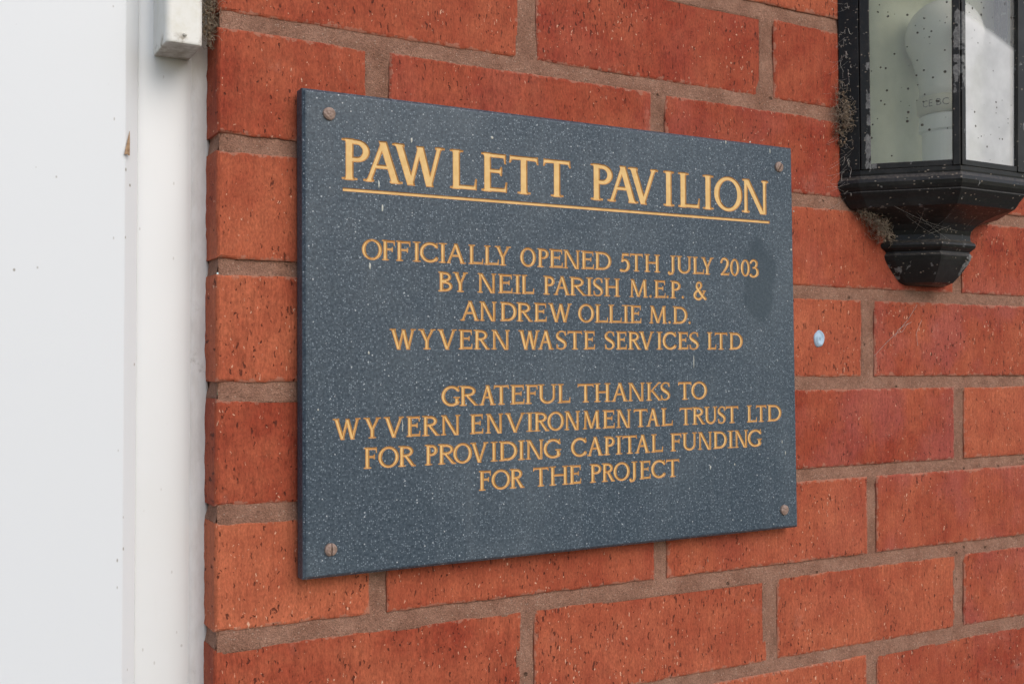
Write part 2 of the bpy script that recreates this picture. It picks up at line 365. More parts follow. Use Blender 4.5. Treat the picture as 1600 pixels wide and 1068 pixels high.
def dense_brick(x0, x1, z0, z1, tone, purple, rnd, reveal):
    nx = max(6, int((x1-x0)/.0042)); nz = 16
    xs = [0, .0007, .0018]+[i/nx*(x1-x0) for i in range(1, nx)]+[x1-x0-.0018, x1-x0-.0007, x1-x0]
    zs = [0, .0007, .0018]+[i/nz*(z1-z0) for i in range(1, nz)]+[z1-z0-.0018, z1-z0-.0007, z1-z0]
    k = len(bv); W, H = x1-x0, z1-z0; nxs, nzs = len(xs), len(zs)
    tilt = (rr.uniform(-.0006, .0006), rr.uniform(-.0006, .0006)); o = rr.uniform(-.0006, .0006)
    for b in zs:
        for a in xs:
            e = min(a, W-a, b, H-b)
            X, Z = x0+a, z0+b
            jx = vn(X, rnd*9, Z, 260)*.0005+vn(X, rnd*5, Z, 60)*.0005
            jz = vn(X, rnd*9+30, Z, 260)*.0005+vn(X, rnd*5+30, Z, 60)*.0005
            f = max(0., 1-e/.004)
            y = o+tilt[0]*(a/W-.5)+tilt[1]*(b/H-.5)+vn(X, rnd*3, Z, 25)*.0004+vn(X, rnd*3, Z, 140)*.0002
            rd = .0007+.0010*max(0, vn(X, rnd, Z, 70))
            if reveal and a < .01: rd = .0020; e = min(e, a*1.2)
            y += rd*max(0., 1-e/.0019)**2
            bv.append((X+jx*f, y, Z+jz*f)); be.append(min(a+(.02 if reveal else 0), W-a, b, H-b))
    for j in range(nzs-1):
        for i in range(nxs-1):
            bf.append((k+j*nxs+i, k+j*nxs+i+1, k+(j+1)*nxs+i+1, k+(j+1)*nxs+i))
    loop = [k+i for i in range(nxs)]+[k+j*nxs+nxs-1 for j in range(1, nzs)]+[k+(nzs-1)*nxs+i for i in range(nxs-2, -1, -1)]+[k+j*nxs for j in range(nzs-2, 0, -1)]
    k2 = len(bv); dp = .102 if reveal else .02
    steps = [.012, .024, .036, .05, dp] if reveal else [dp]
    prev = loop
    for q in steps:
        kk = len(bv)
        for i in loop:
            v = bv[i]; jx = vn(v[0], q*9+rnd, v[2], 120)*.0005
            bv.append((v[0]+(jx if reveal else 0), q, v[2]))
        n = len(loop)
        cur = list(range(kk, kk+n))
        for i in range(n): bf.append((prev[i], cur[i], cur[(i+1) % n], prev[(i+1) % n]))
        prev = cur
    be.extend([.02]*(len(bv)-len(be)))
    ba.extend([(tone, purple, rnd)]*(len(bv)-k))
def plain_brick(x0, x1, z0, z1, tone, purple, rnd):
    k = len(bv); c = .0018
    for (y, q) in ((0, c), (.0012, .0003), (.10, 0)):
        bv.extend([(x0+q, y, z0+q), (x1-q, y, z0+q), (x1-q, y, z1-q), (x0+q, y, z1-q)])
    bf.append((k, k+1, k+2, k+3))
    for r in (0, 4):
        for i in range(4): bf.append((k+r+i, k+r+4+i, k+r+4+(i+1) % 4, k+r+(i+1) % 4))
    be.extend([.02]*12)
    ba.extend([(tone, purple, rnd)]*12)
HEAD = .60
for c in range(-11, 25):
    z1 = zbed(c)-.0051+rr.uniform(-.0005, .0005); z0 = zbed(c+1)+.0052+rr.uniform(-.0005, .0005)
    if z0 < GZ-.05: continue
    odd = c % 2
    spans = []
    joints = [(.1075 if odd else .22)+.225*k for k in range(0, 15)]
    half = [0]+[HALF.get((c, round(j, 4)), rr.uniform(.0055, .0068)) for j in joints]+[0]
    joints = [j+DX.get((c, round(j, 4)), 0)+rr.uniform(-.0006, .0006) for j in joints]
    edges = [X0]+joints+[3.4]
    for i in range(len(edges)-1):
        spans.append((edges[i]+half[i], edges[i+1]-half[i+1], i))
    left = [-1.022-(.1075 if odd else .22)-.225*k for k in range(0, 5)]
    le = [-1.022]+left
    if z0 > HEAD+.05:
        k = 1; x = X0-.01
        while x > -2.1:
            L = .1025 if (k == 1 and odd) else .215
            spans.append((x-L, x, -k)); x -= L+.01; k += 1
    else:
        for i in range(len(le)-1): spans.append((le[i+1]+.005, le[i]-(0 if i == 0 else .005), -i-1))
    for x0, x1, i in spans:
        tone, pu = TONE.get((c, i), (rr.uniform(.25, .75), rr.choice([0, .2, .6])))
        rnd = rr.random()*4
        if 0 <= x0 < 1.25 and -.42 < z0 < .46: dense_brick(x0, x1, z0, z1, tone, pu, rnd, i == 0)
        else: plain_brick(x0, x1, z0, z1, tone, pu, rnd)
br = mesh('bricks', bv, bf, M['brick'], wall)
for q, nm in enumerate(('tone', 'purple', 'rnd')):
    at = br.data.attributes.new(nm, 'FLOAT', 'POINT'); at.data.foreach_set('value', [a[q] for a in ba])
at = br.data.attributes.new('edge', 'FLOAT', 'POINT'); at.data.foreach_set('value', be)
br.matrix_parent_inverse = Matrix.Translation(-wall.location)
# mortar: one tooled surface behind the brick faces, struck back at the top of every bed
def axis(lo, hi, cen, half, n, step):
    s = set()
    for c in cen:
        for i in range(n+1): s.add(round(c-half+2*half*i/n, 5))
    v = lo
    while v <= hi+1e-6: s.add(round(v, 5)); v += step
    out = []
    for q in sorted(s):
        if lo-1e-6 <= q <= hi+1e-6 and (not out or q-out[-1] > .0006): out.append(q)
    return out
jx = [.1075+.1125*k for k in range(0, 11)]
zsm = axis(-.45, .50, [zbed(b) for b in range(-3, 11)], .0078, 12, .011)
xsm = axis(.0040, 1.3, jx, .0098, 12, .006)
mv, mf = [], []
for z in zsm:
    b = round(4-z/GA); t = (z-zbed(b))/.0060
    cz = math.floor(4-z/GA)      # course
    for x in xsm:
        nz_ = vn(x, 0, z, 90)*.0005+vn(x, 3, z, 500)*.00022+vn(x, 7, z, 22)*.0004
        yb = .0007+.0007*max(-1, min(1, t))+nz_ if abs(t) < 1.4 else 1
        ph = (.1075 if cz % 2 else .22); kx = round((x-ph)/.225); u = (x-(ph+.225*kx))/.0066
        yp = .0008+.0009*(1-u*u)+nz_*1.3+.0008*u if abs(u) < 1.6 else 1
        y = min(yb, yp)
        if y > .5: y = .006
        if x < .008: y += (.008-x)*.20
        mv.append((x, max(y, .0003), z))
nX = len(xsm)
for j in range(len(zsm)-1):
    for i in range(nX-1): mf.append((j*nX+i, j*nX+i+1, (j+1)*nX+i+1, (j+1)*nX+i))
# reveal side of the beds
k0 = len(mv)
ys = [.0012+.006*i for i in range(17)]
for z in zsm:
    for y in ys:
        t = (z-zbed(round(4-z/GA)))/.005
        mv.append((.0039+vn(.3, y, z, 160)*.0009+.001*t*(abs(t) < 1.2), y, z))
for j in range(len(zsm)-1):
    for i in range(len(ys)-1): mf.append((k0+j*17+i, k0+(j+1)*17+i, k0+(j+1)*17+i+1, k0+j*17+i+1))
mo = mesh('mortar', mv, mf, M['mortar'], wall, True)
mo.matrix_parent_inverse = Matrix.Translation(-wall.location)
mb = MB()      # joints beyond the near part of the wall
for a, b in (((1.3, .004, GZ-.05), (3.4, .09, 1.6)), ((.008, .0042, GZ-.05), (1.3, .09, -.45)), ((.008, .0042, .50), (1.3, .09, 1.6)),
             ((-2.1, .0041, HEAD+.06), (.008, .09, 1.6)), ((-2.1, .0041, GZ-.05), (-1.028, .09, HEAD+.06))): mb.box(a, b)
mf_ = mb.build('mortar_backing', M['mortar'], wall); mf_.matrix_parent_inverse = Matrix.Translation(-wall.location)

# ------------------------------------------------------------------ white door and frame on the left
door = empty('door', 'smooth white plastic door and frame at the left, beside the end of the brick wall', 'door', (-.5, .03, GZ))
PI = Matrix.Translation(-door.location)
mb = MB()
mb.extrude([(-.972, .0185), (-.0476, .0185), (-.0469, .0188), (-.0390, .0262), (-.0386, .0270), (-.0386, .060), (-.972, .060)], GZ+.03, HEAD-.04)
lf = recalc(mb.build('door_leaf', M['leaf'], door)); lf.matrix_parent_inverse = PI; bevel(lf, .0008, 2, 25)
mb = MB()
prof = [(-.0480, .0300), (-.0392, .0298), (-.0384, .0288), (-.0370, .0284), (-.0345, .0281), (-.030, .0279), (-.018, .0280), (-.0100, .0284), (-.0068, .0290), (-.0050, .0300), (.0035, .0310), (.0035, .075), (-.048, .075)]
mb.extrude(prof, GZ, HEAD+.05)
mb.extrude([(-1.018-x-.0, y) for x, y in prof[::-1]], GZ, HEAD+.05)
mb.box((-.975, .0284, HEAD-.035), (-.045, .074, HEAD+.049))
fr = recalc(mb.build('door_frame', M['frame'], door, True)); fr.matrix_parent_inverse = PI
fr.data.polygons.foreach_set('use_smooth', [len(p.vertices) == 4 for p in fr.data.polygons])
bevel(fr, .0006, 2, 35)
mb = MB(); rings = []
for i in range(161):
    z = -.40+.95*i/160
    wv = vn(0, 0, z, 38)*.0006+vn(0, 5, z, 150)*.00035
    t = (z-zbed(round(4-z/GA)))/.006
    push = .0016*max(0, 1-abs(t))           # bead squeezed into the mortar joint
    rings.append([(-.0066+wv*.5, .0300, z), (-.0056+wv, .0286, z), (-.0032, .0274+wv, z), (-.0004, .0268+wv*1.5, z), (.0022+push*.4, .0262+wv*2, z), (.0034+push, .0260, z), (.0034+push, .034, z)])
mb.loft(rings, closed=False, caps=False)
se = mb.build('sealant_bead', M['seal'], door, True); se.matrix_parent_inverse = PI

# ------------------------------------------------------------------ cable trunking
tr = empty('cable_trunking', 'cream plastic cable trunking ending above the door frame edge at top left', 'cable cover', (-.017, .028, .2045))
PT = Matrix.Translation(-tr.location)
mb = MB()
xa, xb, ya, yb_ = -.0295, -.0078, -.0072, .0282
def rrect(x0, x1, y0, y1, r, n=4):
    pts = []
    for cx, cy, a in ((x0+r, y0+r, 180), (x1-r, y0+r, 270)):
        for i in range(n+1): pts.append((cx+r*math.cos(R(a+90*i/n)), cy+r*math.sin(R(a+90*i/n))))
    return pts+[(x1, y1), (x0, y1)]
mb.loft([[(x, y, z) for x, y in rrect(xa, xb, ya, yb_, .0036, 6)] for z in (.2133, .30, .42, .62)])
cv = recalc(mb.build('trunking_cover', M['trunk'], tr)); cv.matrix_parent_inverse = PT
mb = MB()
mb.loft([[(x, y, z) for x, y in rrect(xa+q, xb-q, ya+q, yb_, .0036, 6)] for z, q in ((.2045, .0010), (.2048, .0004), (.2055, 0.0001), (.2065, 0.), (.2133, 0.))])
ec = recalc(mb.build('end_cap', M['trunk'], tr)); ec.matrix_parent_inverse = PT
mb = MB()
mb.loft([[(-.0185+rad*math.cos(a), y, .2098+rad*math.sin(a)) for a in [2*math.pi*i/12 for i in range(12)]] for rad, y in ((.0011, -.0070), (.0011, -.0082), (.0006, -.0087))])
nb = recalc(mb.build('cap_stud', M['trunk'], tr, True)); nb.matrix_parent_inverse = PT

# ------------------------------------------------------------------ engraved lettering: glyphs drawn as signed distance fields
RES = 88; MG = .14
class G:
    def __init__(s, w):
        s.w = w; nx = int((w+2*MG)*RES)+1; nz = int((1+2*MG)*RES)+1
        s.x, s.z = np.meshgrid(np.arange(nx)/RES-MG, np.arange(nz)/RES-MG)
        s.d = np.full(s.x.shape, 9.)
    def poly(s, p):
        p = np.array(p, float); X, Z = s.x, s.z; d = np.full(X.shape, 1e9); ins = np.zeros(X.shape, bool)
        for i in range(len(p)):
            a, b = p[i], p[(i+1) % len(p)]; e = b-a
            wx, wz = X-a[0], Z-a[1]
            t = np.clip((wx*e[0]+wz*e[1])/max(e@e, 1e-12), 0, 1)
            d = np.minimum(d, (wx-e[0]*t)**2+(wz-e[1]*t)**2)
            c = ((a[1] <= Z) & (b[1] > Z)) | ((b[1] <= Z) & (a[1] > Z))
            with np.errstate(divide='ignore', invalid='ignore'):
                xi = a[0]+(Z-a[1])*e[0]/(e[1] if abs(e[1]) > 1e-12 else 1e-12)
            ins ^= c & (X < xi)
        d = np.sqrt(d); return np.where(ins, -d, d)
    def rect(s, x0, x1, z0, z1): return s.poly([(x0, z0), (x1, z0), (x1, z1), (x0, z1)])
    def ell(s, cx, cz, rx, rz):
        X, Z = (s.x-cx), (s.z-cz); k = np.sqrt((X/rx)**2+(Z/rz)**2)+1e-9
        g = np.sqrt((X/rx**2)**2+(Z/rz**2)**2)/k+1e-9
        return (k-1)/g
    def path(s, pts):
        d = np.full(s.x.shape, 9.)
        for (x0, z0, r0), (x1, z1, r1) in zip(pts[:-1], pts[1:]):
            ex, ez = x1-x0, z1-z0
            t = np.clip(((s.x-x0)*ex+(s.z-z0)*ez)/max(ex*ex+ez*ez, 1e-12), 0, 1)
            d = np.minimum(d, np.hypot(s.x-x0-ex*t, s.z-z0-ez*t)-(r0+(r1-r0)*t))
        return d
    def add(s, d, k=0.):
        if k <= 0: s.d = np.minimum(s.d, d)
        else:
            h = np.clip(.5+.5*(s.d-d)/k, 0, 1); s.d = d*h+s.d*(1-h)-k*h*(1-h)
    def serif(s, x, z, l, r, t=.055, k=.05):
        z0, z1 = (0, t) if z == 0 else (1-t, 1)
        s.add(s.rect(x-l, x+r, z0, z1), k)
    def stem(s, x, T, top=(.1, .1), bot=(.1, .1), z0=0., z1=1.):
        s.add(s.rect(x-T/2, x+T/2, z0, z1))
        if top: s.serif(x, 1, T/2+top[0], T/2+top[1])
        if bot: s.serif(x, 0, T/2+bot[0], T/2+bot[1])
def arcp(cx, cz, rx, rz, a0, a1, T, t, n=22):
    """elliptic arc as a tapered path: thick where it runs upright, thin where level"""
    out = []
    for i in range(n+1):
        a = R(a0+(a1-a0)*i/n); q = abs(math.cos(a))
        out.append((cx+rx*math.cos(a), cz+rz*math.sin(a), (t+(T-t)*q**1.5)/2))
    return out
def glyph(ch, w, T, t):
    g = G(w); sl = .085
    def quad(x0, z0, x1, z1, th):      # slanted stroke with level ends, th measured level
        g.add(g.poly([(x0-th/2, z0), (x0+th/2, z0), (x1+th/2, z1), (x1-th/2, z1)]))
    def half_bowl(xs, z0, z1, xr, Tb):  # bowl right of xs
        rz = (z1-z0)/2; cz = (z0+z1)/2; xc = min(xs+(xr-xs)*.35, xr-rz*.55)
        xc = max(xc, xs); rx = xr-xc
        o = np.minimum(np.maximum(g.ell(xc, cz, rx, rz), xc-g.x), g.rect(xs, xc+.004, z0, z1))
        i = np.minimum(np.maximum(g.ell(xc, cz, max(rx-Tb, .02), rz-t), xc-g.x-.01), g.rect(xs-.2, xc+.004, z0+t, z1-t))
        g.add(np.maximum(o, -i))
    def arm(x0, x1, z, up=0, dn=0, tk=None):  # level arm with an upright serif at its end
        tk = tk or t*.85
        g.add(g.rect(x0, x1, z, z+tk))
        if up: g.add(g.poly([(x1-.075, z+tk*.5), (x1, z), (x1+.02, z+tk+up), (x1-.035, z+tk+up)]), .04)
        if dn: g.add(g.poly([(x1-.075, z+tk*.5), (x1, z+tk), (x1+.01, z-dn), (x1-.045, z-dn)]), .04)
    xs = sl+T/2
    if ch == 'I': g.stem(w/2, T, ((w-T)/2,)*2, ((w-T)/2,)*2)
    elif ch == 'P':
        g.stem(xs, T); half_bowl(xs, .44, 1., w, T*.95)
    elif ch == 'R':
        g.stem(xs, T); half_bowl(xs, .46, 1., w*.86, T*.92)
        g.add(g.poly([(xs+T/2+.02, .50), (xs+T/2+.02+T*1.05, .50), (w-.01, 0), (w-.02-T*1.05, 0)])); g.serif(w-T*.6, 0, T*.5, T*.6, .05)
    elif ch == 'B':
        g.stem(xs, T, (.085, 0), (.085, 0)); half_bowl(xs, .50, 1., w*.92, T*.9); half_bowl(xs, 0., .54, w, T*.95)
    elif ch == 'D':
        g.stem(xs, T, (.085, 0), (.085, 0)); half_bowl(xs, 0., 1., w, T)
    elif ch in 'EF':
        g.stem(xs, T, (.085, 0), (.085, 0) if ch == 'E' else (.085, .10))
        arm(xs, w*.95, 1-t*.85, 0, .15); arm(xs, xs+(w-xs)*.72, .49, .07, .07, t*.8)
        if ch == 'E': arm(xs, w-.015, 0, .16, 0)
    elif ch == 'L':
        g.stem(xs, T, (.085, .10), (.085, 0)); arm(xs, w-.015, 0, .18, 0)
    elif ch == 'T':
        g.stem(w/2, T, None, (.10, .10)); g.add(g.rect(.03, w-.03, 1-t*.85, 1))
        g.add(g.poly([(.0, .80), (.055, .80), (.11, 1-t*.5), (.035, 1)]), .04); g.add(g.poly([(w, .80), (w-.055, .80), (w-.11, 1-t*.5), (w-.035, 1)]), .04)
    elif ch == 'H':
        g.stem(xs, T); g.stem(w-xs, T); g.add(g.rect(xs, w-xs, .47, .47+t*.85))
    elif ch == 'U':
        xa_, xb_ = sl+T/2, w-sl-t*.6
        g.stem(xa_, T, bot=None, z0=.3); g.stem(xb_, t*1.1, bot=None, z0=.3)
        cx = (xa_-T/2+xb_+t*.55)/2; rx = (xb_+t*.55-xa_+T/2)/2
        o = g.ell(cx, .36, rx, .38); i = g.ell(cx+(T-t*1.1)/2, .36, rx-(T+t*1.1)/2, .38-t)
        g.add(np.maximum(np.maximum(o, -i), g.z-.36))
    elif ch == 'J':
        x = w-sl-T/2; g.stem(x, T, bot=None, z0=.12)
        g.add(g.path([(x, .2, T/2), (x-.015, .06, T*.45), (x-.06, -.03, t*.5), (.09, -.06, t*.5), (.075, .0, t*.75)]), .02)
    elif ch in 'AVWYMNK':
        if ch == 'A':
            xl, xr, xm = sl+t/2, w-sl-T/2, w*.5
            quad(xl, 0, xm+.01, 1., t*1.1); quad(xr, 0, xm-.01, 1.02, T*1.08)
            g.add(g.rect(xl+(xm-xl)*.34, xr-(xr-xm)*.34, .33, .33+t*.8))
            g.serif(xl, 0, sl+t/2, .14); g.serif(xr, 0, .16, sl+T/2)
        elif ch == 'V':
            xl, xr, xm = sl+T/2, w-sl-t/2, w*.51
            quad(xm+.01, -.02, xl, 1, T*1.08); quad(xm-.01, 0, xr, 1, t*1.1)
            g.serif(xl, 1, sl+T/2, .16); g.serif(xr, 1, .13, sl+t/2)
        elif ch == 'W':
            xl, xr = sl+T/2, w-sl-t/2; xm = w*.53; v1, v2 = w*.35, w*.71
            quad(v1+.01, -.02, xl, 1, T*1.05); quad(v1, 0, xm, .99, t*1.05); quad(v2, -.02, xm-.01, .99, T*1.05); quad(v2-.005, 0, xr, 1, t*1.05)
            g.serif(xl, 1, sl+T/2, .15); g.serif(xr, 1, .13, sl+t/2)
        elif ch == 'Y':
            xl, xr, xm = sl+T/2, w-sl-t/2, w*.5
            g.stem(xm, T, None, (.1, .1), 0, .46); quad(xm, .40, xl, 1, T*1.05); quad(xm+.02, .44, xr, 1, t*1.1)
            g.serif(xl, 1, sl+T/2, .15); g.serif(xr, 1, .13, sl+t/2)
        elif ch == 'M':
            xl, xr, xm = sl+t/2, w-sl-T/2, w*.49
            quad(xl, 0, xl+.05, 1, t*1.0); quad(xr, 0, xr-.05, 1, T); quad(xm, .02, xl+.06, 1, T); quad(xm, .02, xr-.06, 1, t*1.05)
            g.serif(xl, 0, sl+t/2, .13); g.serif(xr, 0, .15, sl+T/2); g.serif(xl+.05, 1, .14, .05); g.serif(xr-.05, 1, .05, .13)
        elif ch == 'N':
            xl, xr = sl+t/2+.02, w-sl-t/2
            quad(xl, 0, xl, 1, t*1.05); quad(xr, -.02, xr, 1, t*1.05); quad(xr-T*.35, -.03, xl+.03, 1, T*1.05)
            g.serif(xl, 0, sl+t/2+.02, .14); g.serif(xl, 1, sl+t/2, .1); g.serif(xr, 1, .13, sl+t/2)
        else:
            g.stem(xs, T); quad(xs+.03, .42, w-sl-t/2-.04, 1, t*1.05); quad(w-T*.62, 0, xs+T*.95, .56, T*1.05)
            g.serif(w-.17, 1, .10, .12); g.serif(w-T*.7, 0, .12, T*.7)
    elif ch in 'O0':
        o = g.ell(w/2, .5, w/2, .52); q = (w/2-T*.98)
        th = R(-8) if ch == 'O' else 0
        i = g.ell(w/2, .5, q, .52-t*.9)
        g.add(np.maximum(o, -i))
    elif ch in 'CG':
        a0 = 42; g.add(g.path(arcp(w*.56, .5, w*.56-T/2, .52-t/2, a0, 318, T, t)))
        ex, ez = w*.56+(w*.56-T/2)*math.cos(R(a0)), .5+(.52-t/2)*math.sin(R(a0))
        g.add(g.poly([(ex+.05, 1.0), (ex+.015, 1.01), (ex-.09, ez+.05), (ex-.02, ez-.03), (ex+.05, ez-.10)]), .03)
        if ch == 'G':
            g.add(g.rect(w-.06-T, w-.06, .06, .42)); g.add(g.rect(w-.06-T-.10, w+.02, .40, .40+.055), .04)
        else:
            g.add(g.poly([(w, .20), (w-.03, .23), (w-.16, .10), (w-.10, .03)]), .03)
    elif ch == 'S':
        pts = [(.88, .80, .50), (.78, .93, .42), (.55, .975, .40), (.30, .93, .52), (.14, .80, .78), (.17, .66, .92), (.36, .56, .98), (.62, .46, .98), (.83, .35, .92), (.87, .20, .78), (.70, .06, .50), (.44, .015, .40), (.20, .06, .42), (.10, .22, .45)]
        cs = [(a*w, b*.98+.01, T*.52*r) for a, b, r in pts]
        g.add(g.path(smooth3(cs)))
        g.add(g.poly([(w*.92, .98), (w*.86, .98), (w*.80, .86), (w*.86, .72), (w*.93, .72)]), .03); g.add(g.poly([(w*.05, .02), (w*.11, .02), (w*.18, .12), (w*.12, .29), (w*.04, .29)]), .03)
    elif ch == '2':
        g.add(g.path(smooth3([(.08*w, .78, t*.6), (.22*w, .95, t*.5), (.50*w, .985, t*.55), (.76*w, .88, T*.45), (.80*w, .70, T*.52), (.66*w, .48, T*.42), (.36*w, .22, t*.5), (.10*w, .04, t*.45)])))
        g.add(g.rect(.05*w, w*.93, 0, t*1.0)); g.add(g.poly([(w*.80, t*.5), (w*.93, 0), (w, .18), (w*.93, .18)]), .03)
    elif ch == '3':
        g.add(g.path(smooth3([(.06*w, .84, t*.6), (.25*w, .96, t*.5), (.52*w, .98, t*.5), (.76*w, .87, T*.43), (.76*w, .70, T*.46), (.58*w, .57, t*.5), (.36*w, .53, t*.45)])))
        g.add(g.path(smooth3([(.40*w, .54, t*.45), (.66*w, .52, t*.5), (.87*w, .38, T*.48), (.87*w, .18, T*.5), (.62*w, .03, t*.5), (.30*w, .0, t*.5), (.05*w, .08, t*.7)])))
    elif ch == '5':
        g.add(g.rect(.24*w, .93*w, 1-t*1.1, 1)); quad(.22*w, .52, .30*w, 1, t*.9)
        g.add(g.path(smooth3([(.20*w, .54, t*.45), (.46*w, .62, t*.5), (.74*w, .55, T*.45), (.88*w, .36, T*.52), (.80*w, .14, T*.5), (.52*w, .01, t*.5), (.08*w, .03, t*.65)])))
    elif ch == '&':
        g.add(g.path(smooth3([(.95*w, .03, T*.45), (.72*w, .20, T*.52), (.42*w, .52, T*.52), (.26*w, .74, T*.48), (.33*w, .93, t*.5), (.52*w, .96, t*.5), (.62*w, .80, T*.40), (.48*w, .60, t*.5), (.18*w, .40, t*.6), (.08*w, .20, T*.5), (.22*w, .04, t*.6), (.45*w, .0, t*.55), (.68*w, .14, t*.5), (.86*w, .45, t*.45)])))
        g.add(g.rect(.70*w, 1.0*w, .45, .51), .03)
    elif ch == '.': g.add(g.ell(w/2, .08, .085, .085))
    return g
def smooth3(p, n=5):
    out = []
    P = [p[0]]+list(p)+[p[-1]]
    for i in range(1, len(P)-2):
        for k in range(n):
            u = k/n
            out.append(tuple(.5*((2*P[i][c])+(-P[i-1][c]+P[i+1][c])*u+(2*P[i-1][c]-5*P[i][c]+4*P[i+1][c]-P[i+2][c])*u*u+(-P[i-1][c]+3*P[i][c]-3*P[i+1][c]+P[i+2][c])*u**3) for c in range(3)))
    out.append(tuple(p[-1])); return out
def contours(F, lev):
    """marching squares on grid F -> closed loops in grid units"""
    F = F-lev; F = np.where(np.abs(F) < 1e-7, 1e-7, F)
    H, W = F.shape; seg = {}
    neg = F < 0
    cells = np.argwhere((neg[:-1, :-1] != neg[1:, :-1]) | (neg[:-1, :-1] != neg[:-1, 1:]) | (neg[1:, 1:] != neg[1:, :-1]) | (neg[1:, 1:] != neg[:-1, 1:]))
    pos = {}
    def P(e):
        if e in pos: return e
        (j, i, v) = e
        if v == 0: a, b = F[j, i], F[j, i+1]; pos[e] = (i+a/(a-b), j)
        else: a, b = F[j, i], F[j+1, i]; pos[e] = (i, j+a/(a-b))
        return e
    for j, i in cells:
        c = (neg[j, i], neg[j, i+1], neg[j+1, i+1], neg[j+1, i])
        ed = ((j, i, 0), (j, i+1, 1), (j+1, i, 0), (j, i, 1))
        cr = [k for k in range(4) if c[k] != c[(k+1) % 4]]
        # walk so that the inside is on the left
        outs = [k for k in cr if c[k]]; ins = [k for k in cr if not c[k]]
        if len(cr) == 2: seg[P(ed[outs[0]])] = P(ed[ins[0]])
        else:
            for o in outs: seg[P(ed[o])] = P(ed[(o-1) % 4])
    loops = []
    while seg:
        s0 = next(iter(seg)); L = []; e = s0
        while e in seg: L.append(pos[e]); e = seg.pop(e)
        if len(L) > 7: loops.append(np.array(L))
    return loops
def simplify(L, tol):
    n = len(L); keep = np.zeros(n, bool)
    def rec(a, b):
        st = [(a, b)]
        while st:
            a, b = st.pop()
            if b-a < 2: continue
            p, q = L[a], L[b % n]; e = q-p; l = np.hypot(*e)+1e-9
            idx = np.arange(a+1, b); r = L[idx]-p
            dd = np.abs(e[0]*r[:, 1]-e[1]*r[:, 0])/l if l > 1e-6 else np.hypot(r[:, 0], r[:, 1])
            k = dd.argmax()
            if dd[k] > tol: keep[idx[k]] = True; st += [(a, idx[k]), (idx[k], b)]
    far = int(((L-L[0])**2).sum(1).argmax())
    keep[0] = keep[far] = True; rec(0, far); rec(far, n)
    return L[keep]

# ------------------------------------------------------------------ plaque
PLX, PLY, PLZ = .2558, -.014, .0360     # centre of the front face
PROT = R(.30); PW, PH, PTH, BEV = .4022, .3020, .0118, .0026
plq = empty('plaque', 'dark speckled blue plaque with gold engraved lettering screwed to the brick wall', 'plaque', (PLX, PLY+PTH, PLZ))
plq.rotation_euler = (0, -PROT, 0)
SURV = Vector((-0.16167, -0.65413, 0.01605))      # station the photograph was surveyed from (fixed, whatever the camera does)
camM = Euler((R(91.1435), R(0.0295), R(-29.3891))).to_matrix().to_4x4()
FPX = 1690.65
def to_plaque(u, v):
    """pixel measured on the photograph -> plaque-local metres (x right, z up from its centre)"""
    dr = camM.to_3x3() @ Vector(((u-800)/FPX, -(v-534)/FPX, -1))
    p = SURV+dr*((PLY-SURV.y)/dr.y)
    dx, dz = p.x-PLX, p.z-PLZ; c, s = math.cos(PROT), math.sin(PROT)
    return dx*c+dz*s, -dx*s+dz*c
# every line: list of runs (origin, scale, letters with left/right), baseline points, cap-top points
def run(ox, oy, sc, txt, ext): return [(ch, ox+a/sc, ox+b/sc) for ch, (a, b) in zip(txt, ext)]
LINES = []
def line(letters, base, top): LINES.append((letters, base, top))
h = lambda ox, oy, sc, *pts: [(ox+x/sc, oy+y/sc) for x, y in pts]
line(run(520, 200, 4.2105, 'PAWLETT', [(62, 245), (200, 460), (390, 738), (770, 948), (977, 1147), (1160, 1355), (1383, 1567)]) +
     run(900, 240, 5, 'PAVILION', [(118, 290), (245, 487), (405, 643), (683, 768), (798, 967), (990, 1075), (1080, 1300), (1295, 1503)]),
     h(520, 200, 4.2105, (110, 340), (1480, 452))+h(900, 240, 5, (165, 362), (1035, 437)), h(520, 200, 4.2105, (85, 68), (1480, 206))+h(900, 240, 5, (165, 80), (1030, 173)))
line(run(550, 360, 3.902, 'OFFICIALLYOPENED', [(60, 185), (182, 265), (268, 360), (370, 420), (413, 527), (528, 580), (570, 695), (710, 800), (805, 895), (870, 970), (1025, 1122), (1130, 1200), (1203, 1285), (1287, 1392), (1397, 1475), (1480, 1582)]) +
     run(940, 380, 6.154, '5THJULY2003', [(180, 270), (272, 398), (413, 560), (640, 712), (722, 868), (875, 985), (955, 1078), (1145, 1230), (1235, 1325), (1338, 1428), (1430, 1508)]),
     h(550, 360, 3.902, (395, 189), (1510, 240))+h(940, 380, 6.154, (340, 270), (1195, 308)), h(550, 360, 3.902, (220, 56), (1510, 128))+h(940, 380, 6.154, (335, 102), (1185, 150)))
line(run(670, 415, 3.5556, 'BYNEILPARISHM.E.P.&', [(52, 132), (133, 218), (270, 375), (385, 465), (467, 520), (512, 585), (637, 700), (693, 788), (783, 875), (873, 912), (913, 968), (975, 1062), (1115, 1218), (1222, 1242), (1252, 1315), (1318, 1335), (1343, 1400), (1403, 1420), (1472, 1540)]),
     h(670, 415, 3.5556, (90, 139), (1010, 172), (1360, 183)), h(670, 415, 3.5556, (90, 31), (1010, 70), (1365, 87)))
line(run(700, 465, 4, 'ANDREWOLLIEM.D.', [(75, 200), (195, 305), (325, 430), (430, 530), (537, 617), (625, 775), (813, 915), (918, 1000), (1003, 1085), (1087, 1138), (1137, 1208), (1258, 1370), (1375, 1395), (1405, 1497), (1500, 1520)]),
     h(700, 465, 4, (130, 140), (1170, 160), (1440, 163)), h(700, 465, 4, (225, 23), (1170, 47), (1420, 55)))
